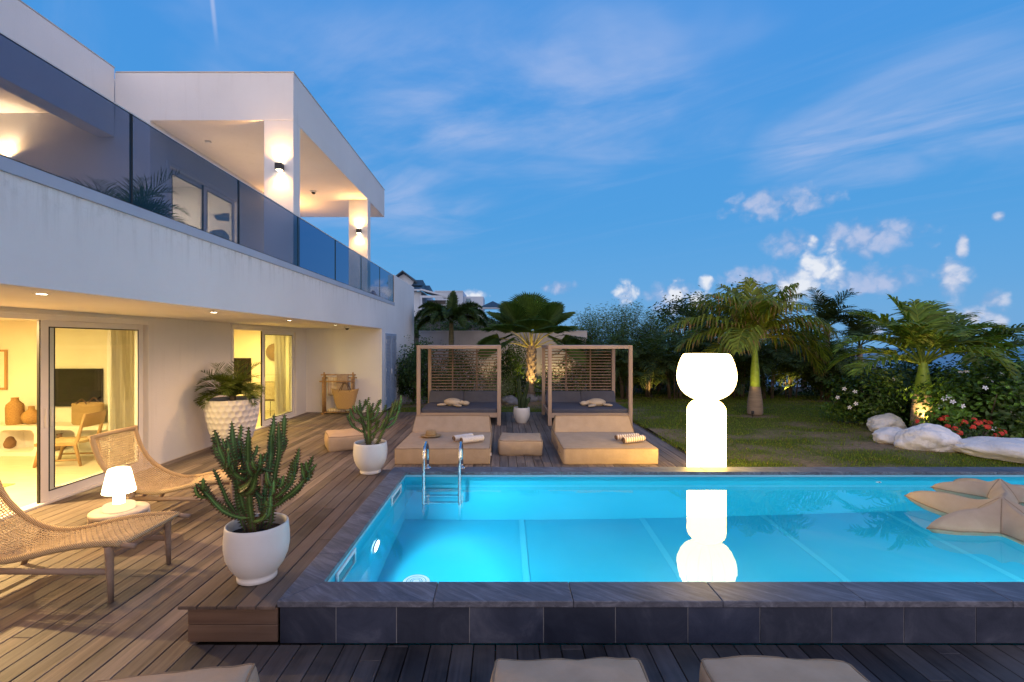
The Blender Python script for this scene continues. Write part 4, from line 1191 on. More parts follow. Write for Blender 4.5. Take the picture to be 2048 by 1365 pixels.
def turtle(loc, rz, label):
    t = thing('turtle_cushion', label, 'plush cushion', loc, rz, 'turtle shaped cushions')
    b = MB(); b.ball((0, 0, .085), (.235, .18, .10), 24, 14, fn=lambda d: 1 + .02*noise.noise(d*5)); b.build('shell', M['plush'], t, world=False)
    b = MB()
    for (a, r_, z) in [(0, .06, .175), (1.0, .12, .155), (2.1, .12, .155), (3.2, .12, .155), (4.2, .12, .155), (5.3, .12, .155)]:
        b.ball((.62*1.5*r_*math.cos(a), 1.1*r_*math.sin(a), z), (.008, .008, .006), 8, 5)
    b.build('button', M['clay'], t, world=False)
    b = MB(); b.ball((.33, 0, .065), (.105, .075, .062), 18, 10); b.tube([(.2, 0, .08), (.28, 0, .07)], [.07, .05], 12); b.build('head', M['plush'], t, world=False)
    for (x, y, a, l) in ((.16, .2, 40, .19), (.16, -.2, -40, .19), (-.19, .15, 140, .13), (-.19, -.15, -140, .13)):
        b = MB(); Mx = Matrix.Rotation(R(a), 3, 'Z'); b.ball((x + .05*math.cos(R(a)), y + .05*math.sin(R(a)), .036), (l, .065, .034), 16, 8, M=Mx); b.build('flipper', M['plush'], t, world=False)
    b = MB()
    for q in (-.25, 0, .25): b.tube([(-.21, .06*q, .04), (-.32, .2*q, .02)], [.02, .004], 6)
    b.build('tail', M['plush'], t, world=False)
    return t
p = gy(906, 812, 12.30); turtle((p.x, p.y, .408), R(-14), 'stuffed beige turtle on the left cabana daybed, head to the right')
p = gy(1193, 811, 12.25); turtle((p.x, p.y, .408), R(190), 'stuffed beige turtle on the right cabana daybed, head to the left')

# ------------------------------------------------------------------ woven lounge chairs
PROF = [(.18, .435), (.10, .448), (0, .455), (-.15, .445), (-.3, .425), (-.45, .395), (-.6, .358), (-.75, .325), (-.88, .308), (-1.0, .312), (-1.12, .345), (-1.24, .40), (-1.35, .475), (-1.44, .565), (-1.51, .67), (-1.56, .79), (-1.60, .93)]
def prof_at(t):
    L = [0]
    for a, c in zip(PROF[:-1], PROF[1:]): L.append(L[-1] + math.dist(a, c))
    s = t*L[-1]
    for i in range(len(L)-1):
        if s <= L[i+1] + 1e-9:
            k = (s-L[i])/(L[i+1]-L[i]); return (PROF[i][0]*(1-k)+PROF[i+1][0]*k, PROF[i][1]*(1-k)+PROF[i+1][1]*k)
    return PROF[-1]
def lounge(loc, label):
    t = thing('lounge_chair', label, 'lounge chair', loc, 0, 'woven rope lounge chairs on the deck')
    hw = .322
    for s in (-1, 1):
        b = MB(); b.tube([(x, s*hw, z) for x, z in [prof_at(i/50) for i in range(2, 51)]], .0255, 10); b.build('side_rail', M['wrap'], t, world=False)
        b = MB(); b.tube([(PROF[0][0]+.02, s*hw, PROF[0][1]-.004), (PROF[1][0]-.03, s*hw, PROF[1][1]-.002)], .0215, 8); b.build('rail_end', M['teak_dark'], t, world=False)
        b = MB(); Mx = [(-.005, s*hw, .43), (0, s*(hw-.0), .36), (.005, s*hw, .2), (.012, s*hw, 0)]
        b.tube(Mx, [.036, .034, .028, .021], 10, flat=.8); b.build('leg', M['teak_dark'], t, world=False)
        b = MB(); b.tube([(-1.12, s*hw, .31), (-1.22, s*(hw+.0), .15), (-1.30, s*hw, 0)], [.03, .027, .021], 10); b.build('leg', M['teak_dark'], t, world=False)
        b = MB(); b.tube([(0, s*hw, .235), (-.6, s*hw, .237), (-1.165, s*hw, .24)], .02, 8, flat=1.3); b.build('stretcher', M['teak_dark'], t, world=False)
    b = MB(); b.tube([(-.02, -hw+.01, .34), (-.02, hw-.01, .34)], .018, 8); b.build('stretcher', M['teak_dark'], t, world=False)
    b = MB(); b.tube([(-1.19, -hw, .2), (-1.19, hw, .2)], .018, 8); b.build('stretcher', M['teak_dark'], t, world=False)
    b = MB(); b.tube([(PROF[1][0], -hw-.005, PROF[1][1]), (PROF[1][0], hw+.005, PROF[1][1])], .02, 8); b.build('foot_bar', M['wrap'], t, world=False)
    b = MB(); b.tube([(PROF[-1][0], -hw-.02, PROF[-1][1]), (PROF[-1][0]-.012, 0, PROF[-1][1]+.0), (PROF[-1][0], hw+.02, PROF[-1][1])], .027, 10); b.build('head_bar', M['wrap'], t, world=False)
    b = MB()
    def S(u, v):      # u along, v across -1..1
        x, z = prof_at(u); sag = .045*(1-v*v)*min(1, 6*u, 6*(1-u))
        x2, z2 = prof_at(min(1, u+.01)); x1, z1 = prof_at(max(0, u-.01))
        nx_, nz_ = (z2-z1), -(x2-x1); l = math.hypot(nx_, nz_) or 1
        return Vector((x - nx_/l*sag*0 , v*hw, z - sag)), Vector((abs(nx_)/l, 0, abs(nz_)/l))
    NU, NV = 84, 25
    for i in range(NU):
        u = .035 + .95*i/(NU-1)
        pts = []
        for k in range(NV*2+1):
            v = -1 + 2*k/(NV*2)
            p, nn = S(u, v); pts.append(p + nn*(.0045*math.cos(PI*k + PI*(i % 2)) * (1 if k % 1 == 0 else 0)))
        b.tube(pts, .0048, 4, cap=False)
    for k in range(NV):
        v = -1 + 2*(k+.5)/NV
        pts = []
        for i in range(NU*1):
            u = .035 + .95*i/(NU-1)
            p, nn = S(u, v + .010*math.sin(i*2.1+k)); pts.append(p - nn*(.0045*(1 if (i+k) % 2 else -1)))
        b.tube(pts, .0052, 4, cap=False)
    b.build('woven_seat', M['rope'], t, world=False)
    return t
lounge((-3.03, 4.05, 0), 'woven rope lounge chair in the left foreground, cut by the frame')
lounge((-3.04, 5.78, 0), 'woven rope lounge chair behind the glowing table lamp')

# side table and the lamp on it
tb = thing('side_table', 'small round bleached wood side table between the lounge chairs', 'side table', (-3.88, 4.9, 0))
b = MB(); b.lathe([(.001, .268), (.235, .268), (.25, .278), (.252, .30), (.243, .315), (.001, .316)], 40, cap=False); b.build('tabletop', M['pale_wood'], tb, world=False)
for a in (20, 110, 200, 290):
    a = R(a); b = MB(); b.tube([(.235*math.cos(a), .235*math.sin(a), .30), (.25*math.cos(a), .25*math.sin(a), 0)], [.026, .02], 12); b.build('leg', M['pale_wood'], tb, world=False, bevel=.003)
tl_ = thing('table_lamp', 'small glowing white mushroom shaped lamp on the round side table', 'table lamp', (-3.885, 4.9, .317))
b = MB(); b.lathe([(.001, 0), (.132, 0), (.136, .006), (.136, .046), (.130, .054), (.06, .0555), (.052, .06)], 40, cap=False); b.build('base', M['e_tbase'], tl_, world=False)
b = MB(); b.lathe([(.052, .0605), (.050, .10), (.052, .171)], 32, cap=False); b.build('stem', M['e_tlamp'], tl_, world=False)
b = MB(); b.lathe([(.052, .172), (.137, .172), (.142, .176), (.141, .184), (.098, .395), (.088, .41), (.06, .418), (.001, .42)], 40, cap=False); b.build('shade', M['e_tlamp'], tl_, world=False)

# big glowing floor lamp on the corner of the deck
fl = thing('floor_lamp', 'large glowing white goblet shaped floor lamp standing behind the pool', 'floor lamp', (gy(1412.5, 800, 6.945).x, 6.945, 0))
b = MB(); b.lathe([(.255, 0), (.262, .01), (.262, 1.03), (.255, 1.07), (.235, 1.11), (.205, 1.145), (.17, 1.168), (.152, 1.18)], 48); b.build('body', M['e_lamp'], fl, world=False)
b = MB(); b.lathe([(.152, 1.181), (.165, 1.192), (.22, 1.215), (.29, 1.26), (.345, 1.32), (.382, 1.40), (.398, 1.47), (.402, 1.525), (.395, 1.60), (.372, 1.70), (.335, 1.795), (.312, 1.832), (.29, 1.842), (.001, 1.848)], 56); b.build('head', M['e_lamp_rib'], fl, world=False)

# ------------------------------------------------------------------ towel rack, towels, bag
rk = thing('towel_rack', 'bamboo towel rack with crossed rails against the recess wall', 'towel rack', (-4.62, 13.62, 0))
M['bamboo'] = pm('bamboo', (.30, .17, .07), (.42, .26, .12), 6, .5, .2, 30, stretch=(1, 1, 3))
for x in (-5.02, -4.21):
    for y, h in ((13.51, 1.02), (13.61, 1.17), (13.71, 1.08)):
        b = MB(); b.tube([(x, y, .045), (x, y, h)], .021, 10); b.build('pole', M['bamboo'], rk)
    b = MB(); b.box(x-.035, x+.035, 13.44, 13.80, 0, .045); b.build('foot', M['bamboo'], rk, bevel=.006)
for y, z in ((13.478, .92), (13.578, 1.10), (13.678, 1.01)):
    b = MB(); b.tube([(-5.10, y, z), (-4.12, y, z)], .018, 10); b.build('rail', M['bamboo'], rk)
b = MB(); b.box(-4.98, -4.25, 13.5, 13.74, .047, .062); b.build('shelf', M['bamboo'], rk)
def hang_towel(x0, x1, y, z, l1, l2, mt, label):
    t = thing('hanging_towel', label, 'towel', ((x0+x1)/2, y, z), 0, 'towels on the bamboo rack')
    n = 10; path = [(y-.03-.006, z-l1)] + [(y-.028, z-l1+ (l1)*i/6) for i in range(1, 6)] + [(y-.02, z+.017), (y, z+.023), (y+.02, z+.017)] + [(y+.028, z-l2*i/6) for i in range(1, 7)]
    v = []; fs = []; k = len(path)
    for i in range(n+1):
        x = x0 + (x1-x0)*i/n
        for (yy, zz) in path: v.append((x, yy + .006*math.sin(i*1.9 + zz*6), zz))
    for i in range(n):
        for j in range(k-1): fs.append((i*k+j, (i+1)*k+j, (i+1)*k+j+1, i*k+j+1))
    b = MB(); b.add(v, fs, 0, (1,1,1), True); o = b.build('cloth', mt, t)
    s = o.modifiers.new('thick', 'SOLIDIFY'); s.thickness = .008
hang_towel(-4.93, -4.66, 13.678, 1.01, .50, .5, M['towel_s'], 'striped towel hanging at the left of the bamboo rack')
hang_towel(-4.645, -4.33, 13.578, 1.10, .55, .55, pm('taupe_towel', (.34, .26, .21), (.40, .31, .26), 30, .95, .5, 200), 'taupe towel hanging at the right of the bamboo rack')
t = thing('towel_pile', 'rolled striped towels lying on the foot shelf of the bamboo rack', 'towel', (-4.6, 13.6, .064))
for i, (y, z) in enumerate(((13.53, .1), (13.62, .105), (13.70, .1))):
    b = MB(); b.tube([(-4.88 + .02*i, y, z+.005), (-4.4 - .03*i, y, z+.005)], .042, 14); b.build('roll', M['towel_s'] if i < 2 else M['towel_w'], t)
bg_ = thing('beach_bag', 'large woven straw beach bag hanging on the bamboo rack', 'bag', (-4.35, 13.36, .16))
b = MB()
prof = [(.0, 0), (.18, .002), (.225, .02)] + [(.225 + .16*(i/12) + .007*(i % 2), .02 + .50*i/12) for i in range(1, 13)] + [(.372, .515), (.33, .40)]
b.lathe(prof, 36, cap=False)
b.v = [(x, y*.27, z + (.06*(x/.38)**2 if z > .3 else 0)) for x, y, z in b.v]
b.build('body', M['straw'], bg_, world=False)
for s in (-1, 1):
    b = MB(); b.tube([(-.15 + .30*i/14, s*.09*(1-.5*math.sin(PI*i/14)), .49 + .24*math.sin(PI*i/14)) for i in range(15)], .011, 8); b.build('handle', M['leather'], bg_, world=False)

# ------------------------------------------------------------------ starfish pool floats
def starfish(loc, rz, Rr, hh, label, tilt=(0, 0)):
    t = thing('starfish_float', label, 'pool float', loc, 0, 'starfish pool floats')
    NA, NR = 120, 16
    b = MB(); v = []; fs = []
    def outline(a):
        k = (a*5/(2*PI)) % 1.0; d = min(k, 1-k)*2         # 0 at tip .. 1 at notch
        return Rr*(.33 + .67*(1-d)**1.6)
    poly = [(outline(2*PI*j/240)*math.cos(2*PI*j/240), outline(2*PI*j/240)*math.sin(2*PI*j/240)) for j in range(240)]
    dmax = Rr*.33
    def inflate(x, y):
        d = min(math.hypot(x-p[0], y-p[1]) for p in poly)
        return hh*min(1, d/dmax)**.68
    Mt = Matrix.Rotation(tilt[0], 3, 'X') @ Matrix.Rotation(tilt[1], 3, 'Y') @ Matrix.Rotation(rz, 3, 'Z')
    for side in (1, -1):
        for i in range(NR+1):
            q = i/NR
            for j in range(NA):
                a = 2*PI*j/NA; k = (a*5/(2*PI)) % 1.0; d = min(k, 1-k)*2
                ro = outline(a); r_ = ro*q
                z = inflate(r_*math.cos(a), r_*math.sin(a))
                if side < 0: z *= -.75
                z += .05*Rr*q*q*(1-d)
                p = Mt @ Vector((r_*math.cos(a), r_*math.sin(a), z + .008*noise.noise(Vector((r_*math.cos(a)*5, r_*math.sin(a)*5, loc[0])))))
                v.append(p)
    for s_ in range(2):
        o = s_*(NR+1)*NA
        for i in range(NR):
            for j in range(NA):
                j2 = (j+1) % NA; f_ = (o+i*NA+j, o+i*NA+j2, o+(i+1)*NA+j2, o+(i+1)*NA+j)
                fs.append(f_[::-1] if s_ == 0 else f_)
    b.add(v, fs, 0, (1,1,1), True); b.build('body', M['beige'], t, world=False, weld=True)
    b = MB()
    e = [Vector(v[NR*NA+j]) for j in range(NA)]
    b.tube(e, .007, 6, closed=True)
    for q in range(5):
        j = int((q+.5)*NA/5); b.tube([Vector(v[i*NA+j]) + (Mt @ Vector((0, 0, .001))) for i in range(1, NR+1)], .004, 5)
    b.build('seam', M['piping'], t, world=False)
    return t
starfish((4.90, 4.74, .22), R(-30), .82, .27, 'large beige starfish float on the pool, nearest at the right edge', (R(2), R(-3)))
starfish((5.78, 5.62, .20), R(15), .64, .22, 'beige starfish float behind the large one, near the far pool edge', (R(-3), R(3)))
# ------------------------------------------------------------------ pots and cacti
POT = [(.125, 0), (.136, .006), (.137, .03), (.130, .042), (.148, .062), (.185, .115), (.212, .18), (.223, .25), (.222, .32), (.217, .37), (.214, .405), (.209, .412), (.198, .408), (.198, .37), (.203, .32), (.203, .30)]
def ceramic_pot(parent, prof=POT, soil_z=.33, soil_r=.202):
    b = MB(); b.lathe(prof, 48, cap=False); b.build('pot', M['ceramic'], parent, world=False)
    b = MB()
    n = 20
    v = [(0, 0, soil_z + .02)]; fs = []
    for i in range(1, 6):
        for j in range(n):
            a = 2*PI*j/n; r_ = soil_r*i/5
            v.append((r_*math.cos(a), r_*math.sin(a), soil_z + .02*(1-i/5) + .012*noise.noise(Vector((r_*math.cos(a)*22, r_*math.sin(a)*22, 3)))))
    for j in range(n): fs.append((0, 1+j, 1+(j+1) % n))
    for i in range(4):
        for j in range(n): fs.append((1+i*n+j, 1+(i+1)*n+j, 1+(i+1)*n+(j+1) % n, 1+i*n+(j+1) % n))
    b.add(v, fs, 0, (1,1,1), True); b.build('soil', M['soil'], parent, world=False)
def ridged(b, pts, r, rng, col, ribs=3, pitch=.022, teeth=True):
    """succulent stem: winged cross-section whose ridges carry a row of teeth"""
    P_ = [Vector(p) for p in pts]; L = [0]
    for a, c in zip(P_[:-1], P_[1:]): L.append(L[-1] + (c-a).length)
    n = max(4, int(L[-1]/pitch*2)); rings = []
    rot = rng.uniform(0, 2)
    for i in range(n+1):
        s = L[-1]*i/n; k = 0
        while k < len(L)-2 and L[k+1] < s: k += 1
        q = (s-L[k])/max(1e-6, L[k+1]-L[k]); p = P_[k].lerp(P_[k+1], q)
        t = (P_[k+1]-P_[k]).normalized(); rings.append((p, t, i/n))
    up = None; vs = []; fs = []; m = ribs*4
    for i, (p, t, q) in enumerate(rings):
        if up is None: up = t.orthogonal().normalized()
        else: up = (up - t*up.dot(t)).normalized()
        sd = t.cross(up)
        env = min(1, .62 + q*3) * (min(1, (1-q)*7 + .12)) * (1 + .10*math.sin(s*20 + rot + q*9))
        for j in range(m):
            a = 2*PI*j/m + rot; ph = j % 4
            rr = (1.0, .60, .42, .60)[ph]
            if ph == 0 and teeth: rr *= 1.38 if i % 2 else .86
            vs.append(p + (up*math.cos(a) + sd*math.sin(a))*r*rr*env)
    c2 = tuple(min(1, x*1.9) for x in col); o = len(b.v)
    for i in range(len(rings)-1):
        for j in range(m):
            j2 = (j+1) % m
            b_ = (j % 4 in (1, 2))
            fs.append(((i*m+j, i*m+j2, (i+1)*m+j2, (i+1)*m+j), b_))
    b.add(vs, [f for f, _ in fs], 0, col, False)
    k0 = len(b.c) - len(fs)
    for k, (_, q) in enumerate(fs):
        b.c[k0+k] = c2 if q else col
    b.add([vs[(len(rings)-1)*m + j] for j in range(m)], [tuple(range(m))], 0, col)
    if teeth:
        for i in range(1, len(rings)-1, 2):
            for k in range(ribs):
                p = vs[i*m + k*4]; c = rings[i][0]; d = (p-c).normalized(); t = rings[i][1]
                s_ = d.cross(t)*.0028
                b.add([p - t*.006 - d*.003 + s_, p + t*.006 - d*.003, p - t*.006 - d*.003 - s_, p + d*.015 + t*.004], [(0,1,3), (1,2,3), (2,0,3)], 0, (.10, .055, .025))
def branch_path(p, az, el0, el1, L, rng, n=7):
    pts = [Vector(p)]; a = az
    for i in range(n):
        q = (i+.5)/n; e = el0 + (el1-el0)*min(1, q*1.6); a += rng.uniform(-.22, .22); e += rng.uniform(-.16, .16)
        pts.append(pts[-1] + Vector((math.cos(a)*math.cos(e), math.sin(a)*math.cos(e), math.sin(e)))*L/n)
    return pts
def euphorbia(loc, label, seed, stems, spread, height, nb, radius=.028):
    rng = random.Random(seed)
    t = thing('potted_cactus', label, 'potted cactus', loc, 0, 'white ceramic pots with cacti')
    ceramic_pot(t)
    b = MB()
    for k in range(stems):
        a = 2*PI*k/stems + rng.uniform(-.4, .4); r0 = rng.uniform(.02, .07)
        base = Vector((r0*math.cos(a), r0*math.sin(a), .33))
        L = height*rng.uniform(.72, 1.02)
        main = branch_path(base, a, R(rng.uniform(55, 75)), R(rng.uniform(74, 92)), L, rng, 9)
        g = rng.uniform(.85, 1.2); col = (.075*g, .125*g, .034*g)
        ridged(b, main, radius*1.1, rng, col)
        b.tube(main[:3], [radius*.75, radius*.7, radius*.55], 8, 0, (.10, .08, .065))
        for j in range(nb):
            i = rng.randint(1, 6); q = rng.random(); p = main[i].lerp(main[i+1], q)
            aa = a + rng.uniform(-1.5, 1.5) if rng.random() < .75 else rng.uniform(0, 2*PI)
            l2 = (height*1.02 - p.z + .36)*rng.uniform(.45, .98); l2 = max(.10, min(.46, l2))
            path = branch_path(p, aa, R(rng.uniform(-8, 25)), R(rng.uniform(50, 82)) , l2*spread, rng)
            g = rng.uniform(.8, 1.35); col = (.080*g, .135*g, .034*g)
            ridged(b, path, radius*rng.uniform(.75, .98), rng, col)
            if rng.random() < .75:
                for _ in range(rng.randint(1, 3)):
                    p2 = path[rng.randint(3, 6)]
                    l3 = rng.uniform(.06, .17)
                    ridged(b, branch_path(p2, aa + rng.uniform(-1.6, 1.6), R(rng.uniform(-10, 40)), R(75), l3, rng, 5), radius*.72, rng, (.085*g, .145*g, .036*g))
    b.build('stems', M['cactus'], t, world=False)
    return t
euphorbia((-1.82, 3.588, .257), 'tall bushy spiny cactus in a white pot on the near end of the wooden step', 5, 6, 1.05, .87, 5, .0185)
euphorbia((-1.775, 6.50, .257), 'slender spiny cactus in a white pot at the far end of the wooden step', 12, 4, .80, .78, 5, .0185)
t = thing('potted_cactus', 'column cactus in a small white pot between the two cabanas', 'potted cactus', (.48, 12.12, 0), 0, 'white ceramic pots with cacti')
ceramic_pot(t, [(.12,0),(.128,.012),(.15,.05),(.19,.13),(.208,.22),(.208,.30),(.200,.37),(.192,.385),(.184,.38),(.190,.30),(.19,.26)], .33, .188)
b = MB(); rng = random.Random(4)
for (x, y, h, lean) in ((-.05, 0, .80, -.01), (.06, .02, .74, .07), (.02, -.05, .36, .02), (.10, .05, .30, .06), (-.01, .07, .42, 0)):
    g = rng.uniform(.8, 1.2)
    ridged(b, [(x, y, .32), (x+lean*.4, y, .32+h*.5), (x+lean*1.6, y, .32+h)], .048, rng, (.035*g, .058*g, .026*g), 6, .05, False)
b.build('stems', M['cactus'], t, world=False)

# ------------------------------------------------------------------ palms
def frond(b, p0, az, el0, L, bend, nl=26, ll=.5, lw=.035, droop=.6, col=(.05, .09, .02), rng=rnd, vang=.35, r0=.018, start=.14, twist=0.0, tipcol=None):
    pts = [Vector(p0)]; n = 16; a = az
    els = []
    for i in range(n):
        q = (i+.5)/n; e = el0 - bend*q**1.35; a += twist/n
        els.append((a, e)); pts.append(pts[-1] + Vector((math.cos(a)*math.cos(e), math.sin(a)*math.cos(e), math.sin(e)))*L/n)
    rc = tuple(x*1.5 for x in col); rc = (rc[0]*1.25, rc[1], rc[2])
    b.tube(pts, [r0*(1 - .85*i/n) for i in range(n+1)], 4, 0, rc, cap=False)
    for i in range(nl):
        t = start + (1-start)*(i+.5)/nl
        s = t*n; k = min(n-1, int(s)); p = pts[k].lerp(pts[k+1], s-k); a_, e_ = els[k]
        T = (pts[k+1]-pts[k]).normalized(); S = Vector((-math.sin(a_), math.cos(a_), 0)); U = S.cross(T) * -1
        U = T.cross(S) * (-1 if T.cross(S).z < 0 else 1)
        env = math.sin(PI*min(1, .12 + .80*t))**.6 * (1 - .55*max(0, t-.75)/.25)
        l = ll*env*rng.uniform(.85, 1.12); w_ = lw*rng.uniform(.8, 1.15)*(.6+.4*env)
        fw = .45 + .75*t
        for sd in (-1, 1):
            d = (S*sd + T*fw*rng.uniform(.8, 1.2) + U*rng.uniform(vang-.2, vang+.2)).normalized()
            q = p + T*rng.uniform(-.012, .012)
            d2 = (d + Vector((0, 0, -1))*droop*rng.uniform(.6, 1.3)).normalized()
            d3 = (d2 + Vector((0, 0, -1))*droop*.9).normalized()
            wv = T.cross(d).cross(d).normalized() if T.cross(d).length > 1e-4 else T
            wv = (T - d*T.dot(d)).normalized()
            m1 = q + d*l*.42; m2 = m1 + d2*l*.33; tip = m2 + d3*l*.27
            g = rng.uniform(.6, 1.4); c = (col[0]*g*rng.uniform(.9, 1.25), col[1]*g, col[2]*g)
            vs = [q - wv*w_*.28, q + wv*w_*.28, m1 - wv*w_*.5, m1 + wv*w_*.5, m2 - wv*w_*.36, m2 + wv*w_*.36, tip]
            b.add(vs, [(0,1,3,2), (2,3,5,4)], 0, c, False); b.add(vs[4:], [(0,1,2)], 0, tipcol if (tipcol and rng.random() < .5) else c, False)
def trunk(b, prof, base, rings=True, col=(1, 1, 1), n=20, split=None):
    vs = []
    b.lathe(prof, n, base, 0, col, cap=False)
def pinnate_palm(name, label, loc, prof, crown_z, fr, seed, group, cs=None, n_base=0, **kw):
    """fr: list of (azimuth deg, elevation deg, length, bend) ; prof: trunk profile; cs: (z0, z1, r0, r1) green crownshaft"""
    rng = random.Random(seed)
    t = thing(name, label, 'palm tree', loc, 0, group)
    b = MB()
    fine = []
    for (r1, z1), (r2_, z2) in zip(prof[:-1], prof[1:]):
        k = max(1, int((z2-z1)/.03))
        for i in range(k): q = i/k; fine.append(((r1 + (r2_-r1)*q) * (1 + .02*((len(fine) % 2)*2-1)), z1 + (z2-z1)*q))
    fine.append(prof[-1])
    b.lathe(fine, 18, cap=False); b.build('trunk', M['trunk'], t, world=False)
    if cs:
        z0, z1, ra, rb = cs
        b = MB(); b.lathe([(ra, z0), (ra*.98, z0 + (z1-z0)*.12), (ra*.78 + rb*.22, z0 + (z1-z0)*.35), (rb*1.02, z0 + (z1-z0)*.7), (rb*.8, z1), (rb*.4, z1+.12)], 18, cap=False, col=(.16, .21, .045)); b.build('crownshaft', M['leaf_gloss'], t, world=False)
    b = MB()
    for (az, el_, L, bd) in fr:
        if el_ >= 55: bd *= .74; el_ = min(88, el_ + 4)
        frond(b, (0.03*math.cos(R(az)), 0.03*math.sin(R(az)), crown_z), R(az), R(el_), L, R(bd), rng=rng, **kw)
    b.build('crown', M['leaf'], t, world=False)
    return t
# bottle palm on the lawn
loc = gz(1510, 829); PY = loc.y
fr = [(183, 38, 2.75, 78), (176, 22, 2.3, 70), (200, 60, 2.2, 95), (160, 58, 2.0, 90), (5, 40, 2.35, 95), (-8, 24, 2.2, 100), (18, 62, 2.3, 95), (-30, 48, 2.2, 110), (38, 70, 2.0, 62), (95, 55, 2.1, 95), (250, 62, 1.9, 105), (285, 55, 2.0, 110), (120, 75, 2.0, 70), (60, 45, 2.2, 90), (140, 38, 2.2, 95), (230, 30, 2.1, 95), (330, 72, 1.8, 60), (90, 86, 1.75, 25), (350, 10, 2.1, 95), (190, 5, 1.9, 80)]
pinnate_palm('bottle_palm', 'bottle palm with a swollen grey trunk standing free on the lawn', tuple(loc), [(.185,0),(.205,.05),(.205,.2),(.188,.40),(.158,.62),(.135,.78)], 2.12, fr, 31, 'bottle palms', cs=(.78, 2.10, .128, .068), nl=40, ll=.86, lw=.055, droop=1.0, col=(.105, .135, .022), vang=.15, r0=.026, tipcol=(.16, .10, .05))
# bottle palm in the flower bed
loc = Vector((9.35, 10.75, 0))
fr = [(172, 48, 2.0, 92), (160, 62, 1.9, 82), (186, 18, 1.75, 60), (15, 60, 1.9, 84), (-5, 46, 2.05, 96), (40, 72, 1.8, 62), (95, 55, 1.8, 80), (255, 58, 1.45, 110), (300, 42, 1.65, 118), (210, 62, 1.6, 100), (130, 78, 1.7, 40), (70, 80, 1.5, 30), (330, 60, 1.7, 110), (140, 30, 1.9, 85)]
pinnate_palm('bottle_palm', 'bottle palm with a ringed swollen trunk in the flower bed behind the white rocks', tuple(loc), [(.20,0),(.222,.1),(.222,.35),(.20,.62),(.172,.86)], 1.52, fr, 5, 'bottle palms', cs=(.86, 1.55, .165, .10), nl=32, ll=.62, lw=.062, droop=.5, col=(.085, .13, .024), vang=.45, r0=.034, start=.22)
loc = Vector((12.25, 12.5, 0))
fr = [(178, 45, 1.9, 110), (200, 58, 1.9, 105), (230, 40, 1.7, 120), (0, 30, 2.5, 55), (20, 50, 2.2, 80), (160, 60, 1.7, 70), (90, 70, 1.7, 60), (260, 62, 1.6, 110), (330, 40, 2.1, 80), (300, 60, 1.7, 95), (130, 40, 1.8, 80)]
pinnate_palm('bottle_palm', 'bottle palm at the right edge behind the flower bed, partly hidden', tuple(loc), [(.22,0),(.25,.2),(.22,.55),(.18,.75)], 1.50, fr, 6, 'bottle palms', cs=(.75, 1.5, .17, .11), nl=30, ll=.66, lw=.062, droop=.55, col=(.062, .092, .022), vang=.4, r0=.03, start=.2)
# foxtail palm by the garden wall: bushy plumes
loc = Vector((-1.97, 18.6, 0)); rng = random.Random(8)
t = thing('foxtail_palm', 'dark foxtail palm with bushy drooping plumes behind the left cabana', 'palm tree', tuple(loc))
b = MB(); b.lathe([(.12, 0), (.11, 1.0), (.10, 2.2), (.085, 2.75)], 16, cap=False, col=(.55, .62, .42)); b.build('trunk', M['trunk'], t, world=False)
b = MB()
for (az, el_, L, bd) in [(195, 70, 1.6, 105), (345, 70, 1.6, 105), (240, 50, 1.4, 120), (60, 58, 1.6, 100), (120, 58, 1.6, 100), (180, 58, 1.75, 125), (0, 58, 1.75, 125), (215, 62, 1.6, 130), (325, 60, 1.7, 135), (150, 66, 1.7, 110), (35, 66, 1.6, 110), (265, 64, 1.4, 130), (90, 75, 1.5, 80), (170, 35, 1.6, 105), (10, 35, 1.6, 100), (300, 40, 1.3, 110), (80, 84, 1.35, 20)]:
    for off in (0, .55, -.55, .95):
        frond(b, (0, 0, 2.72), R(az), R(el_), L, R(bd), nl=52, ll=.30, lw=.03, droop=.25, col=(.030, .055, .020), rng=rng, vang=off, r0=.016 if off == 0 else .004, start=.2)
b.build('crown', M['leaf'], t, world=False)
# fan palm between the cabanas
loc = Vector((1.03, 17.2, 0)); rng = random.Random(15)
t = thing('fan_palm', 'fan palm with large pleated leaves and a lit rough trunk between the cabanas', 'palm tree', tuple(loc))
b = MB(); prof = []
for i in range(60): z = i/59*1.95; prof.append(((.135 if z < 1.1 else .135 + .05*(z-1.1)) * (1 + .06*((i % 3)-1)), z))
b.lathe(prof, 16, cap=False, mod=lambda a, z: 1 + .10*math.sin(a*5 + z*14) + .05*math.sin(a*11 - z*31)); b.build('trunk', M['trunk'], t, world=False)
b = MB()
for i in range(46):    # old leaf bases
    a = i*2.4; z = .45 + 1.5*i/46; d = Vector((math.cos(a), math.sin(a), 0))
    b.tube([Vector((0, 0, z)) + d*.11, Vector((0, 0, z+.09)) + d*.17, Vector((0, 0, z+.16)) + d*.19], [.05, .04, .028], 5, flat=.5, smooth=False)
b.build('leaf_bases', M['trunk'], t, world=False)
pb, lb = MB(), MB()
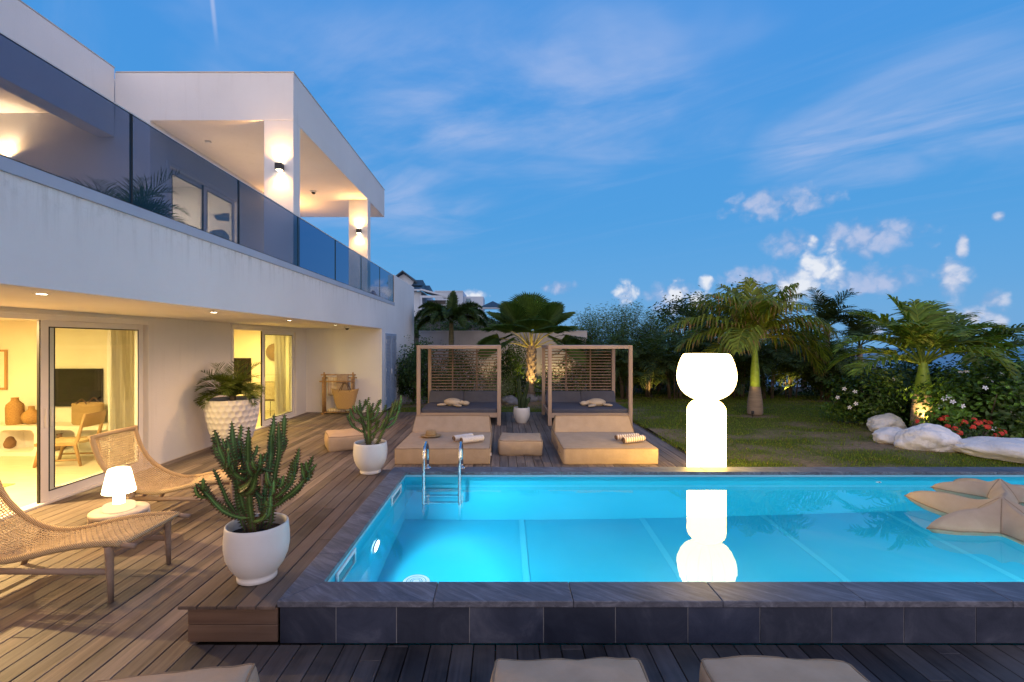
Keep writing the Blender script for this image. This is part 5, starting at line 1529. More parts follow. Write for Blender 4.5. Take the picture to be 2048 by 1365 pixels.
def fan(az, el_, pl, Rf, tilt, spread=118):
    d = Vector((math.cos(az)*math.cos(el_), math.sin(az)*math.cos(el_), math.sin(el_)))
    p0 = Vector((.08*math.cos(az), .08*math.sin(az), 1.82)); pl *= 1.3; S = Vector((-math.sin(az), math.cos(az), 0))
    e2 = el_ - .25; d2 = Vector((math.cos(az)*math.cos(e2), math.sin(az)*math.cos(e2), math.sin(e2)))
    c = p0 + d*pl*.55 + d2*pl*.45
    pb.tube([p0, p0 + d*pl*.55, c], [.034, .024, .017], 6, 0, (.36, .31, .15), flat=.7)
    e3 = e2 - tilt; Fw = Vector((math.cos(az)*math.cos(e3), math.sin(az)*math.cos(e3), math.sin(e3))); Nn = S.cross(Fw); 
    if Nn.z < 0: Nn = -Nn
    ns = 46; sp_ = R(spread)
    def pt(th, r_, z): 
        cup = .16*(r_/Rf)**2*Rf*abs(math.sin(th))*1.2
        dr = .16*Rf*max(0, r_/Rf-.55)**2*4
        return c + Fw*(r_*math.cos(th)) + S*(r_*math.sin(th)) + Nn*(z + cup) + Vector((0, 0, -dr))
    for k in range(ns):
        a0, a1 = -sp_ + 2*sp_*k/ns, -sp_ + 2*sp_*(k+1)/ns; am = (a0+a1)/2
        rm = Rf*(1 - .18*abs(am/sp_)**2) * rng.uniform(.97, 1.03); rs = rm*.74; pz = .012
        g = rng.uniform(.85, 1.15); col = (.040*g, .072*g, .018*g)
        vs = [pt(am, .02, 0), pt(a0, rs*.5, -pz), pt(am, rs*.5, pz), pt(a1, rs*.5, -pz), pt(a0, rs, -pz*1.8), pt(am, rs, pz*1.8), pt(a1, rs, -pz*1.8), pt(am, rm, 0) + Vector((0, 0, -.05*rng.random()))]
        lb.add(vs, [(0,1,2), (0,2,3), (1,4,5,2), (2,5,6,3), (4,7,5), (5,7,6)], 0, col, False)
for (az, el_, pl, rf, ti) in [(95, 84, 1.0, 1.08, .05), (125, 66, 1.0, 1.05, .05), (55, 66, 1.0, 1.05, .05), (148, 52, 1.0, 1.02, .1), (32, 52, 1.0, 1.0, .1), (250, 76, .8, 1.0, -.3), (218, 62, .85, 1.0, -.2), (318, 60, .85, 1.0, -.2), (226, 38, .85, .95, .1), (312, 36, .85, .95, .1), (212, 14, .95, .95, .55), (328, 10, .95, .92, .6), (150, 22, 1.0, .95, .5), (30, 20, 1.0, .95, .5), (140, 36, 1.0, 1.0, .3), (42, 36, 1.0, 1.0, .3), (90, 45, 1.0, 1.0, .2), (270, 50, .7, .9, .1)]:
    fan(R(az), R(el_), pl, rf, ti)
pb.build('leaf_stalks', M['trunk_pale'] if 'trunk_pale' in M else M['leaf'], t, world=False)
lb.build('crown', M['leaf'], t, world=False)

# planter palm
t = thing('planter', 'big white planter with hexagon relief against the house wall', 'planter', (-4.99, 8.93, 0))
NA, NZ = 180, 64; v = []; fs = []
Hh = .967
def rad(z):
    q = z/Hh; return .205 + (.455-.205)*(math.sin(q*PI/2*1.02)**.78 if q > 0 else 0)
cols = 26; 
for i in range(NZ+1):
    z = Hh*i/NZ
    for j in range(NA):
        a = 2*PI*j/NA
        # hexagon cells: distance to the nearest cell centre
        u = a/(2*PI)*cols; w_ = z/Hh*9.2
        best = 9
        for rr in (math.floor(w_), math.floor(w_)+1):
            sh_ = .5*(int(rr) % 2); cu = round(u - sh_) + sh_
            du, dv = (u-cu), (w_-rr)
            dd = max(abs(du), abs(du)*.5 + abs(dv)*.78)
            best = min(best, dd)
        r_ = rad(z) + .022*min(1, best/.5)**2 - .012
        v.append((r_*math.cos(a), r_*math.sin(a), z))
for i in range(NZ):
    for j in range(NA): j2 = (j+1) % NA; fs.append((i*NA+j, i*NA+j2, (i+1)*NA+j2, (i+1)*NA+j))
b = MB(); b.add(v, fs, 0, (1,1,1), True)
b.lathe([(.455, Hh-.004), (.452, Hh+.004), (.43, Hh+.004), (.42, Hh-.03), (.40, Hh-.12)], 60, cap=False)
b.build('pot', M['planter'], t, world=False)
b = MB(); b.lathe([(.001, Hh-.08), (.41, Hh-.09)], 30, cap=False); b.build('soil', M['soil'], t, world=False)
def pygmy(loc, label, seed, nf, L, ll):
    rng = random.Random(seed)
    t = thing('date_palm', label, 'potted palm', loc, 0, 'small potted date palms')
    b = MB()
    b.tube([(0, 0, 0), (.01, .01, .14)], [.06, .05], 10); b.build('trunk', M['bark'], t, world=False)
    b = MB()
    for i in range(nf):
        az = rng.uniform(0, 360); e = rng.choice([82, 72, 60, 48, 36, 26]) + rng.uniform(-6, 6)
        frond(b, (.02*math.cos(R(az)), .02*math.sin(R(az)), .12), R(az), R(e), L*rng.uniform(.75, 1.1), R(rng.uniform(85, 130)), nl=40, ll=ll, lw=.013, droop=.22, col=(.058, .085, .022), rng=rng, vang=.45, r0=.008, start=.08)
    for az, e, l in ((150, 62, .9), (172, 52, .85), (95, 76, .8), (20, 68, .85)):
        frond(b, (0, 0, .12), R(az), R(e), l*L/.7, R(38), nl=26, ll=ll*1.1, lw=.014, droop=.12, col=(.045, .068, .022), rng=rng, vang=.5, r0=.008, start=.2)
    b.build('crown', M['leaf'], t, world=False)
    return t
pygmy((-4.99, 8.93, Hh-.085), 'small date palm with arching fronds growing in the white hexagon planter', 3, 34, .66, .25)
pygmy((-5.55, 7.05, 3.50), 'potted palm on the upper terrace behind the glass rail', 9, 30, 1.0, .30)
up = thing('terrace_pot', 'dark pot of the palm on the upper terrace', 'pot', (-5.55, 7.05, 3.151)); b = MB(); b.lathe([(.16, 0), (.25, .36), (.23, .36), (.21, .34), (.001, .34)], 24); b.build('body', M['anth'], up, world=False)

# ------------------------------------------------------------------ shrubs and trees
def leaves(b, c, rad_, n, ll, lw, cols, rng, clumps=30, shell=.55, up=.35, zmin=None, fold=True, tight=.26, hang=0.0):
    cx_, cy_, cz_ = c; rx, ry, rz_ = rad_
    C = []
    for i in range(clumps):
        while True:
            p = Vector((rng.uniform(-1, 1), rng.uniform(-1, 1), rng.uniform(-1, 1)))
            if shell <= p.length <= 1: break
        k = 1 + .28*noise.noise(p*2.1 + Vector((cx_, cy_, cz_)))
        C.append((p*k, rng.uniform(.55, 1.45), rng.choice(cols)))
    sc_ = tight
    for i in range(n):
        p, g, col = C[rng.randrange(clumps)]
        q = p + Vector((rng.gauss(0, sc_), rng.gauss(0, sc_), rng.gauss(0, sc_*.8)))
        w_ = Vector((cx_ + q.x*rx, cy_ + q.y*ry, cz_ + q.z*rz_))
        if zmin is not None and w_.z < zmin: w_.z = zmin + rng.random()*.1
        out = Vector((q.x/rx, q.y/ry, q.z/rz_ + up))
        nn = (out.normalized() + Vector((rng.uniform(-1, 1), rng.uniform(-1, 1), rng.uniform(-.6, 1)))*.75).normalized()
        d = nn.orthogonal().normalized(); d = Matrix.Rotation(rng.uniform(0, 6.3), 3, nn) @ d
        d = (d + Vector((0, 0, -hang))).normalized(); s = nn.cross(d).normalized()
        l = ll*rng.uniform(.65, 1.2); ww = lw*rng.uniform(.7, 1.2)
        k = g*rng.uniform(.7, 1.3); cc = (col[0]*k, col[1]*k, col[2]*k)
        m = w_ + d*l*.5; tp = w_ + d*l - nn*l*.12
        if fold:
            b.add([w_, m + s*ww*.5 + nn*ww*.12, tp, m - s*ww*.5 + nn*ww*.12], [(0,1,2), (0,2,3)], 0, cc)
        else: b.add([w_, m + s*ww*.5, tp, m - s*ww*.5], [(0,1,2,3)], 0, cc)
def stems(b, c, rad_, rng, n=7, r=.02, z0=0):
    for i in range(n):
        a = rng.uniform(0, 6.3); q = rng.uniform(.3, .85)
        e = Vector((c[0] + rad_[0]*q*math.cos(a), c[1] + rad_[1]*q*math.sin(a), c[2] + rad_[2]*rng.uniform(-.2, .7)))
        s = Vector((c[0] + .12*math.cos(a), c[1] + .12*math.sin(a), z0))
        mid = s.lerp(e, .5) + Vector((rng.uniform(-.06, .06), rng.uniform(-.06, .06), .1))
        b.tube([s, mid, e], [r, r*.7, r*.3], 5)
def shrub(name, label, c, rad_, n, ll, lw, cols, seed, cat='shrub', group=None, mt='leaf_gloss', z0=-.05, flowers=None, **kw):
    rng = random.Random(seed)
    t = thing(name, label, cat, (c[0], c[1], z0), 0, group)
    b = MB(); stems(b, c, rad_, rng, z0=z0); b.build('stem', M['bark'], t)
    b = MB(); leaves(b, c, rad_, n, ll, lw, cols, rng, zmin=z0+.05, **kw); b.build('foliage', M[mt], t)
    if flowers:
        fb = MB(); cnt, size, mtf, pet = flowers
        for i in range(cnt):
            while True:
                p = Vector((rng.uniform(-1, 1), rng.uniform(-1, .25), rng.uniform(-.6, 1)))
                if .85 < p.length < 1: break
            p *= 1.16
            q = Vector((c[0] + p.x*rad_[0], c[1] + p.y*rad_[1], c[2] + p.z*rad_[2])); nn = (p + Vector((0, -.8, .4))).normalized()
            if q.z < .08: q.z = .08 + .2*rng.random()
            u = nn.orthogonal().normalized(); v_ = nn.cross(u)
            if pet == 5:
                a0 = rng.uniform(0, 6)
                for k in range(5):
                    a = a0 + k*2*PI/5; d = u*math.cos(a) + v_*math.sin(a); s = nn.cross(d)
                    fb.add([q, q + d*size*.6 + s*size*.32 + nn*size*.15, q + d*size + s*size*.12, q + d*size*.62 - s*size*.25 + nn*size*.15], [(0,1,2,3)])
            else:
                for k in range(26):
                    d = (nn + Vector((rng.uniform(-1, 1), rng.uniform(-1, 1), rng.uniform(-1, 1)))*.9).normalized()
                    cc = q + d*size; a = d.orthogonal().normalized(); e = d.cross(a); s_ = size*.38
                    fb.add([cc + a*s_, cc + e*s_, cc - a*s_, cc - e*s_], [(0,1,2,3)])
        fb.build('blossom', M[mtf], t)
    return t
G1, G2, G3, G4 = (.022, .045, .014), (.035, .065, .016), (.055, .080, .018), (.018, .034, .016)
G5 = (.05, .095, .018)
# beds along the house end and the garden wall
shrub('shrub', 'dark leafy shrub against the blue-white house wall beside the left cabana', (-2.95, 16.2, .95), (.62, .9, 1.08), 7000, .095, .055, [G1, G2, G4], 1)
shrub('shrub', 'dark dense shrub seen through the slats of the left cabana', (-1.75, 17.4, .75), (.9, .7, 1.0), 5000, .085, .05, [G1, G2, G4], 2)
shrub('variegated_shrub', 'low grey green variegated shrub at the right post of the left cabana', (-.25, 16.2, .5), (.6, .5, .6), 3600, .06, .032, [(.10, .105, .075), (.05, .06, .03), (.16, .16, .13)], 3)
shrub('shrub', 'leafy shrub lit yellow by a spotlight, left of the fan palm', (.30, 17.7, .95), (.66, .5, .98), 4600, .085, .05, [G2, G3, G1], 4)
shrub('shrub', 'small leafy shrub at the foot of the fan palm beside the right cabana', (1.62, 17.0, .45), (.42, .4, .6), 1000, .10, .055, [G1, G2], 5)
shrub('shrub', 'thin shrub seen through the left half of the right cabana slats', (2.5, 17.8, .7), (.55, .4, .8), 900, .11, .055, [G2, G4], 6)
# palm hedge closing the lawn
def areca(loc, seed, h, label, dens=1.0):
    rng = random.Random(seed)
    t = thing('areca_palm', label, 'palm clump', loc, 0, 'feathery palms of the hedge behind the lawn')
    b = MB()
    for i in range(7):
        a = rng.uniform(0, 6.3); r_ = rng.uniform(.05, .3); b.tube([(r_*math.cos(a), r_*math.sin(a), 0), (r_*1.5*math.cos(a), r_*1.5*math.sin(a), h*.45)], [.03, .018], 6)
    b.build('canes', M['bark'], t, world=False)
    b = MB()
    for i in range(int(40*dens)):
        a = rng.uniform(0, 6.3); r_ = rng.uniform(.05, .35); z = rng.uniform(.05, .5)*h
        g = rng.uniform(.7, 1.3)
        frond(b, (r_*math.cos(a), r_*math.sin(a), z), a + rng.uniform(-.5, .5), R(rng.uniform(50, 84)), rng.uniform(.55, .75)*h, R(rng.uniform(70, 125)), nl=24, ll=.42, lw=.035, droop=.5, col=(.032*g, .052*g, .015*g), rng=rng, vang=.3, r0=.012, start=.18)
    b.build('crown', M['leaf'], t, world=False)
HED = [(3.6, 18.0, 2.6), (4.5, 17.6, 2.5), (5.4, 18.0, 2.7), (6.3, 17.6, 2.5), (7.1, 18.1, 2.6), (7.9, 17.5, 2.5), (8.8, 18.0, 2.7), (9.6, 17.4, 2.5), (10.5, 17.8, 2.6), (11.4, 17.2, 2.4), (12.2, 17.5, 2.2), (12.6, 15.8, 1.5)]
HL = ['right behind the right post of the right cabana', 'second from the right cabana', 'behind the small yellow garden spotlight', 'left of the floor lamp head', 'behind the left side of the floor lamp head', 'behind the right side of the floor lamp head', 'just left of the lawn palm trunk', 'just right of the lawn palm trunk', 'lit from below right of the lawn palm', 'second right of the lit gap', 'near the grey roof', 'low one at the right end of the hedge']
for i, (x, y, h) in enumerate(HED): areca((x, y, -.07), 40+i, h + (.35 if i < 9 else 0), 'feathery palm clump of the hedge, ' + HL[i])
# shrubs filling between and below the palms
for i, (x, y, rx, rz_, lab) in enumerate(((4.6, 20.2, 1.1, 1.5, 'tall dark bush behind the hedge right of the garden wall end'), (7.1, 20.2, 1.2, 1.5, 'tall dark bush behind the hedge left of the lamp head'), (9.4, 20.2, 1.2, 1.4, 'tall dark bush behind the hedge right of the lamp head'), (4.0, 19.0, .9, 1.15, 'dark bush low in the hedge behind the right cabana'), (6.0, 19.0, 1.1, 1.2, 'dark bush low in the hedge left of the floor lamp'), (8.2, 19.0, 1.1, 1.2, 'dark bush low in the hedge right of the floor lamp'), (10.2, 18.8, 1.1, 1.15, 'dark bush low in the hedge behind the lawn palm'), (12.3, 18.5, 1.1, .9, 'dark bush low in the hedge beside the grey roof'))):
    shrub('hedge_bush', lab, (x, y, rz_*.8), (rx, .6, rz_), 1900, .13, .06, [G4, G1], 60+i, group='dark bushes inside the hedge')
# slender leaved tall shrubs above the hedge
for i, (x, y, h, lab) in enumerate(((3.9, 21.0, 3.6, 'tall fine leaved bamboo above the right cabana'), (5.2, 21.3, 3.9, 'tallest fine leaved bamboo with sky showing through its tips'), (6.4, 21.2, 3.6, 'tall fine leaved bamboo left of the floor lamp'))):
    rng = random.Random(80+i); t = thing('bamboo', lab, 'bamboo', (x, y, -.07), 0, 'fine leaved bamboos above the hedge')
    b = MB(); L = MB()
    for k in range(34):
        a = rng.uniform(0, 6.3); r_ = rng.uniform(0, .5); hh = h*rng.uniform(.7, 1.06); ln = rng.uniform(.1, .55)
        P_ = [Vector((r_*math.cos(a) + ln*math.cos(a)*q*q, r_*math.sin(a) + ln*math.sin(a)*q*q, hh*(q - .06*q*q))) for q in np.linspace(0, 1, 8)]
        b.tube(P_, [.014*(1-.8*q) for q in np.linspace(0, 1, 8)], 4)
        for m in range(230):
            q = rng.uniform(.25, 1)**.8; s = q*7; kk = min(6, int(s)); p = P_[kk].lerp(P_[kk+1], s-kk) + Vector((rng.gauss(0, .15), rng.gauss(0, .15), rng.gauss(0, .12)))
            d = Vector((rng.uniform(-1, 1), rng.uniform(-1, 1), rng.uniform(-.6, .55))).normalized(); sd = d.orthogonal().normalized()
            l = rng.uniform(.10, .20); g = rng.uniform(.5, 1.4); c = (.046*g, .082*g, .022*g)
            L.add([p, p + d*l*.45 + sd*.012, p + d*l, p + d*l*.45 - sd*.012], [(0,1,2,3)], 0, c)
    b.build('cane', M['bark'], t, world=False); L.build('foliage', M['leaf'], t, world=False)
# broadleaf trees far behind the hedge, and palms among them
def tree(name, label, x, y, z0, h, rx, seed, cols, group, nleaf=2600, ll=.2):
    rng = random.Random(seed); t = thing(name, label, 'tree', (x, y, z0), 0, group)
    b = MB(); top = Vector((0, 0, h*.55)); b.tube([(0, 0, 0), (.06, 0, h*.3), top], [.14, .11, .07], 8)
    for i in range(7):
        a = rng.uniform(0, 6.3); b.tube([Vector((0, 0, h*rng.uniform(.3, .55))), Vector((rx*.4*math.cos(a), rx*.4*math.sin(a), h*.65)), Vector((rx*.8*math.cos(a), rx*.8*math.sin(a), h*rng.uniform(.65, .9)))], [.06, .04, .015], 6)
    b.build('trunk', M['bark'], t, world=False)
    b = MB(); leaves(b, (0, 0, h*.68), (rx, rx*.8, h*.36), nleaf, ll, ll*.5, cols, rng, clumps=38, shell=.35, tight=.2); b.build('crown', M['leaf'], t, world=False)
tree('broadleaf_tree', 'dark broadleaf tree behind the hedge, left of the lawn palm crown', 8.9, 23.5, -.2, 4.3, 1.5, 90, [G4, G1, G2], 'trees behind the hedge')
tree('broadleaf_tree', 'dark broadleaf tree behind the hedge directly behind the lawn palm crown', 11.2, 23.0, -.2, 4.6, 1.6, 91, [G4, G1], 'trees behind the hedge')
tree('broadleaf_tree', 'low dark broadleaf tree behind the right end of the hedge', 14.0, 22.5, -.4, 3.3, 1.5, 92, [G4, G1], 'trees behind the hedge')
for i, (x, y, h, lab) in enumerate(((12.9, 19.2, 2.75, 'feathery palm crown rising right behind the lawn palm'), (8.4, 20.8, 2.6, 'feathery palm crown left behind the lawn palm'), (13.6, 18.4, 2.0, 'low feathery palm above the grey roof'))):
    rng = random.Random(100+i); frs = [(rng.uniform(0, 360), rng.uniform(25, 82), rng.uniform(1.4, 1.9), rng.uniform(60, 110)) for _ in range(18)]
    pinnate_palm('coconut_palm', lab, (x, y, -.1), [(.13, 0), (.10, h*.6), (.08, h)], h, frs, 110+i, 'palms behind the hedge', nl=26, ll=.55, lw=.04, droop=.35, col=(.030, .05, .02), vang=.3, r0=.016)
# flower bed on the right
WF = (16, .055, 'flower_w', 5)
shrub('flowering_shrub', 'glossy green bush with a few white star flowers, left of the bed palm', (9.35, 11.9, .68), (1.0, .75, .78), 4800, .11, .07, [G1, G2, G3], 120, group='white flowered bushes', flowers=(9, .055, 'flower_w', 5))
shrub('flowering_shrub', 'glossy green bush with white star flowers at the right edge of the lawn', (10.05, 10.05, .58), (.95, .75, .78), 5200, .12, .075, [G5, G3, G2], 121, group='white flowered bushes', flowers=WF)
shrub('flowering_shrub', 'glossy green bush with white star flowers reaching out of the right frame', (11.3, 10.4, .72), (1.1, .9, .9), 5200, .12, .075, [G5, G3, G2], 122, group='white flowered bushes', flowers=WF)
shrub('flowering_shrub', 'dark glossy bush behind the bed palm trunk', (10.6, 12.3, .72), (1.1, .7, .85), 4000, .11, .07, [G1, G4], 123, group='white flowered bushes', flowers=(6, .055, 'flower_w', 5))
RF = (20, .05, 'flower_r', 0)
shrub('ixora', 'low bush with red flower heads at the foot of the bed palm', (8.98, 9.95, .24), (.40, .32, .24), 900, .07, .04, [G1, G2], 124, group='red flowered low bushes', flowers=RF)
shrub('ixora', 'low bush with red flower heads behind the long white rock', (9.1, 9.40, .22), (.50, .32, .25), 1000, .07, .04, [G1, G2], 125, group='red flowered low bushes', flowers=RF)

# ------------------------------------------------------------------ rocks
def rock(name, label, c, r_, rz, seed, mt, group, sub=5, rough=.16, flat=.0, tilt=0):
    bm = bmesh.new(); bmesh.ops.create_icosphere(bm, subdivisions=sub, radius=1)
    b = MB(); Mr = Matrix.Rotation(rz, 3, 'Z') @ Matrix.Rotation(tilt, 3, 'Y')
    for v in bm.verts:
        p = v.co.copy()
        k = 1 + rough*noise.noise(p*1.1 + Vector((seed*5.1, 0, 0)))*1.6 + rough*.55*noise.fractal(p*2.4 + Vector((seed, 3, 1)), .9, 2, 6)
        q = Vector((p.x*r_[0]*k, p.y*r_[1]*k, p.z*r_[2]*k))
        if q.z < -flat: q.z = -flat + (q.z+flat)*.2
        b.v.append(tuple(Mr @ q))
    for f in bm.faces:
        b.f.append(tuple(v.index for v in f.verts)); b.m.append(0); b.c.append((1,1,1)); b.s.append(True)
    bm.free()
    t = thing(name, label, 'rock', c, 0, group); 
    o = b.build(name, mt, None)
    o.location = c; bpy.data.objects.remove(t); tag(o, label, 'rock', group)
    return o
W_ = 'white rocks edging the flower bed'
rock('white_rock', 'white painted rock farthest up the flower bed edge', (8.72, 11.0, .12), (.40, .34, .24), R(20), 1, M['rock_w'], W_, flat=.14)
rock('white_rock', 'white painted rock second up the flower bed edge', (7.98, 9.92, .08), (.42, .28, .19), R(15), 2, M['rock_w'], W_, flat=.12)
rock('white_rock', 'tallest white painted rock in the middle of the row', (8.12, 9.22, .13), (.48, .34, .30), R(-12), 3, M['rock_w'], W_, flat=.16)
rock('white_rock', 'long flat white painted rock reaching the right edge', (8.70, 8.33, .10), (.80, .34, .20), R(-62), 4, M['rock_w'], W_, flat=.10, rough=.14)
rock('white_rock', 'white painted rock half hidden behind the long flat one', (9.30, 8.62, .10), (.66, .28, .20), R(-50), 6, M['rock_w'], W_, flat=.12)
Gk = 'grey boulders edging the bed behind the cabanas'
for i, (px, py, r_, lab) in enumerate(((806, 802, .30, 'grey boulder at the foot of the house wall'), (842, 801, .24, 'grey boulder at the left post of the left cabana'), (1020, 803, .34, 'grey boulder right of the left cabana'), (1058, 797, .26, 'grey boulder behind the column cactus'), (1080, 796, .25, 'grey boulder left of the right cabana'))):
    p = gz(px, py + 4); rock('boulder', lab, (p.x, p.y, .03), (r_*1.2, r_*.9, r_*.72), i*.8, 20+i, M['rock_g'], Gk, 4, flat=.08)

# ------------------------------------------------------------------ garden wall, spotlights
gw = thing('garden_wall', 'pale ribbed garden wall behind the cabanas', 'wall', (2.5, 20.1, 0))
b = MB(); b.box(-3.46, 3.5, 20.0, 20.2, -.1, 2.46); b.build('masonry', M['gwall'], gw)
b = MB(); x = -3.40
while x < 3.4: b.box(x, x+.035, 19.985, 19.9995, -.05, 2.455); x += .16
b.build('rib', M['gwall'], gw)
b = MB(); b.box(-3.46, 3.5, 19.97, 20.23, 2.461, 2.50); b.build('coping', M['gwall'], gw)
def spotlight(x, y, tgt, e, label, ang=70, z=.12):
    t = thing('garden_spotlight', label, 'garden light', (x, y, -.03), 0, 'small garden spotlights')
    d = (Vector(tgt) - Vector((x, y, z))).normalized(); q = Vector((0, 0, 1)).rotation_difference(d).to_matrix()
    b = MB(); b.tube([(x, y, -.05), (x, y, z-.03)], .01, 6); b.build('stake', M['anth'], t)
    b = MB(); b.lathe([(.001, -.05), (.03, -.05), (.036, 0), (.036, .04), (.031, .04), (.031, .012)], 16, cap=False); b.v = [tuple(q @ Vector(p) + Vector((x, y, z))) for p in b.v]; b.build('housing', M['anth'], t)
    b = MB(); b.lathe([(.001, .016), (.030, .014)], 16, cap=False); b.v = [tuple(q @ Vector(p) + Vector((x, y, z))) for p in b.v]; b.build('lens', M['e_spot'], t)
    lamp('spot_lamp', 'SPOT', Vector((x, y, z)) + d*.05, e, (1, .66, .22), t, tgt, .03, R(ang), .5)
spotlight(.92, 16.40, (1.03, 17.15, 1.75), 200, 'garden spotlight at the foot of the fan palm')
spotlight(5.3, 17.2, (5.35, 17.9, 1.0), 60, 'garden spotlight glowing at the foot of the hedge by the right cabana', 95)
spotlight(10.12, 17.1, (10.25, 17.6, 1.0), 120, 'garden spotlight glowing in the hedge right of the lawn palm', 80)
spotlight(9.0, 10.35, (9.35, 10.75, 1.6), 170, 'garden spotlight among the red flowers under the bed palm', 80)
spotlight(6.75, 13.05, (7.0, 13.45, 2.6), 60, 'garden spotlight near the foot of the lawn palm', 60)
spotlight(-.2, 19.3, (-.3, 19.95, 1.4), 55, 'garden spotlight washing the garden wall behind the left cabana', 95)
spotlight(2.25, 19.3, (2.1, 19.95, 1.4), 110, 'garden spotlight washing the garden wall beside the fan palm', 95)

# ------------------------------------------------------------------ neighbours up the slope
def far_house():
    Y = 46.0; k = Y/F
    X = lambda px: (px-VX)*k
    Z = lambda py: H - (py-VY)*k
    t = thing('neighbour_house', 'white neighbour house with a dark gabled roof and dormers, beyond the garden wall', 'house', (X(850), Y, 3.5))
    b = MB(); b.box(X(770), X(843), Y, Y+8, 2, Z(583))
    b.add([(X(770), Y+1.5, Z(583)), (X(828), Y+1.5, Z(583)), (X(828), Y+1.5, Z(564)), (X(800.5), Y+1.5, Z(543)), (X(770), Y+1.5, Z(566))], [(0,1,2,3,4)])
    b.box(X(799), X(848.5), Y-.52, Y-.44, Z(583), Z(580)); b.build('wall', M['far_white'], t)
    b = MB()
    for (xa, za, xb, zb) in ((X(800.5), Z(540.5), X(830), Z(564.5)), (X(800.5), Z(540.5), X(768), Z(566))):
        b.add([(xa, Y+1, za), (xb, Y+1, zb), (xb, Y+9, zb), (xa, Y+9, za), (xa, Y+1, za+.14), (xb, Y+1, zb+.14), (xb, Y+9, zb+.14), (xa, Y+9, za+.14)], [(0,1,2,3), (4,7,6,5), (0,4,5,1), (1,5,6,2), (2,6,7,3), (3,7,4,0)])
    b.add([(X(792), Y-.45, Z(580)), (X(848.5), Y-.45, Z(579.5)), (X(838), Y+2.5, Z(560)), (X(806), Y+2.5, Z(560)), (X(848.5), Y+6, Z(579.5))], [(0,1,2,3), (1,4,2)])
    for xa, xb, zt, zb in ((821, 841, 555, 570), (843, 855, 566.5, 579)):
        b.add([(X(xa), Y+.6, Z(zb)), (X(xb), Y+.6, Z(zb)), (X(xb-2), Y+2, Z(zt)), (X(xa+1), Y+2, Z(zt)), (X(xb), Y+5, Z(zb)), (X(xa), Y+5, Z(zb))], [(0,1,2,3), (1,4,2), (0,3,5), (2,4,5,3)])
    b.add([(X(853), Y+4, Z(581)), (X(876), Y+4, Z(581)), (X(862), Y+6, Z(574))], [(0,1,2)])
    b.build('roof', M['slate_roof'], t)
    # veranda to the right
    b = MB(); b.add([(X(843), Y-.6, Z(579)), (X(897), Y-.6, Z(592)), (X(897), Y+3, Z(592)), (X(843), Y+3, Z(579)), (X(843), Y-.6, Z(582)), (X(897), Y-.6, Z(596)), (X(897), Y+3, Z(596)), (X(843), Y+3, Z(582))], [(0,1,2,3), (4,7,6,5), (0,4,5,1), (1,5,6,2), (2,6,7,3), (3,7,4,0)])
    b.box(X(843), X(897), Y-.55, Y-.4, Z(597), Z(592.5)); b.box(X(843), X(846), Y-.55, Y-.4, 2, Z(597)); b.box(X(893), X(896), Y-.55, Y-.4, 2, Z(597)); b.box(X(843), X(897), Y-.5, Y-.42, Z(612), Z(610.5)); b.build('veranda', M['far_white'], t)
    b = MB(); b.box(X(846.2), X(892), Y+2.2, Y+2.3, 2, Z(597)); b.build('veranda_back', pm('veranda_shade_wall', (.20, .20, .22), (.25, .25, .26), 1, .8), t)
    b = MB(); b.tube([(X(841), Y-.08, 3), (X(841), Y-.08, Z(582))], .07, 6); b.build('downpipe', M['far_white'], t)
    Y2 = 60.0; k2 = Y2/F; X2 = lambda px: (px-VX)*k2; Z2 = lambda py: H - (py-VY)*k2
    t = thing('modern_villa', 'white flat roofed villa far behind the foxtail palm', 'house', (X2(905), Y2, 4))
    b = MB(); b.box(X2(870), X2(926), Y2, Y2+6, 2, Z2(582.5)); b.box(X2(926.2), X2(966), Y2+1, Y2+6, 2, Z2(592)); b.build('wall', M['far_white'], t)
    b = MB(); b.box(X2(931), X2(940), Y2+.94, Y2+.99, Z2(604), Z2(596)); b.build('window', pm('far_window', (.10, .22, .30), (.14, .28, .36), 1, .2), t)
    b = MB(); b.box(X2(869), X2(926.1), Y2-.08, Y2-.005, Z2(584), Z2(582)); b.build('parapet', M['far_white'], t)
    Y3 = 40.0; k3 = Y3/F; X3 = lambda px: (px-VX)*k3; Z3 = lambda py: H - (py-VY)*k3
    t = thing('gazebo', 'gazebo with a dark pyramid roof left of the fan palm', 'gazebo', (X3(985), Y3+1.2, 3))
    b = MB(); c = (X3(985), Y3+1.25); w_ = X3(1012)-X3(985); z0, z1 = Z3(615), Z3(600)
    v = [(c[0]-w_, c[1]-w_, z0), (c[0]+w_, c[1]-w_, z0), (c[0]+w_, c[1]+w_, z0), (c[0]-w_, c[1]+w_, z0), (c[0], c[1], z1)]
    b.add(v, [(0,1,4), (1,2,4), (2,3,4), (3,0,4), (3,2,1,0)]); b.build('roof', M['slate_roof'], t)
    b = MB(); b.box(c[0]-w_*.98, c[0]+w_*.98, c[1]-w_*.98, c[1]-w_*.9, z0-.10, z0-.005); b.build('fascia_board', M['far_white'], t)
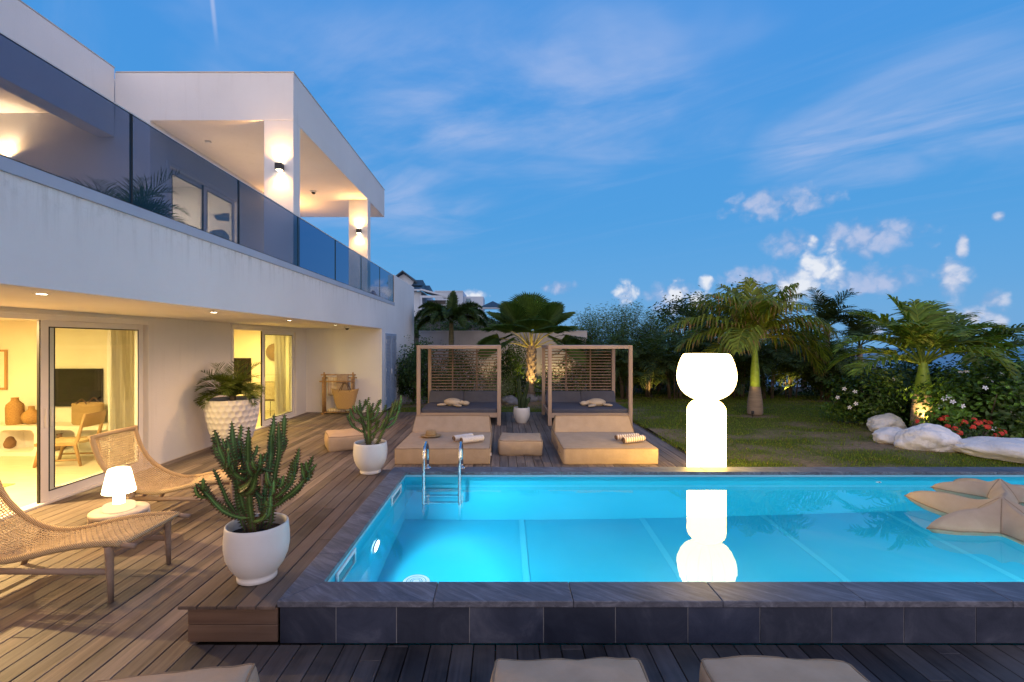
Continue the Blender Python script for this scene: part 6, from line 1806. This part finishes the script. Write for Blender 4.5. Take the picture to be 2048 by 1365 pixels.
    for sx in (-1, 1):
        for sy in (-1, 1):
            b = MB(); b.box(c[0]+sx*w_*.8-.05, c[0]+sx*w_*.8+.05, c[1]+sy*w_*.8-.05, c[1]+sy*w_*.8+.05, 1.8, z0-.1); b.build('post', M['far_white'], t)
    Y4 = 30.0; k4 = Y4/F; X4 = lambda px: (px-VX)*k4; Z4 = lambda py: H - (py-VY)*k4
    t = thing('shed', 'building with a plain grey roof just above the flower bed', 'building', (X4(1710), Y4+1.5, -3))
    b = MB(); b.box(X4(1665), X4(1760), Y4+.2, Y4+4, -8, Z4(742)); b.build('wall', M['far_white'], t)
    b = MB(); x0, x1 = X4(1655), X4(1775)
    b.add([(x0, Y4, Z4(744)), (x1, Y4, Z4(744)), (x1-1.2, Y4+2.2, Z4(694)), (x0+1.2, Y4+2.2, Z4(694)), (x1, Y4+4.4, Z4(744)), (x0, Y4+4.4, Z4(744))], [(0,1,2,3), (1,4,2), (3,2,4,5), (0,3,5), (0,5,4,1)]); b.build('roof', pm('grey_membrane', (.13, .15, .19), (.16, .18, .22), 1, .7), t)
far_house()
# greenery covering the slope
hb = MB(); rng = random.Random(55)
for i in range(620):
    x, y = rng.uniform(-16, 12), rng.uniform(20.7, 40)
    z = ground_h(x, y); s = rng.uniform(.45, 1.1)
    if x > -4.5 and y > 36 and x < 3: s *= .6
    cols = [(.022, .046, .020), (.030, .058, .020), (.018, .036, .018)]
    leaves(hb, (x, y, z + s*.55), (s, s, s*.8), 100, .17, .08, cols, rng, clumps=9, shell=.3, tight=.3, fold=False)
tag(hb.build('hillside_scrub', M['leaf']), kind='stuff')
hb = MB()
for i in range(260):
    x, y = rng.uniform(11.5, 30), rng.uniform(15.5, 34)
    if x/y < .72: continue
    z = ground_h(x, y); s = rng.uniform(.4, .8)
    leaves(hb, (x, y, z + s*.4), (s, s, s*.7), 100, .17, .08, [(.020, .036, .018), (.028, .046, .018)], rng, clumps=9, shell=.3, tight=.3, fold=False)
tag(hb.build('coastal_scrub', M['leaf']), kind='stuff')
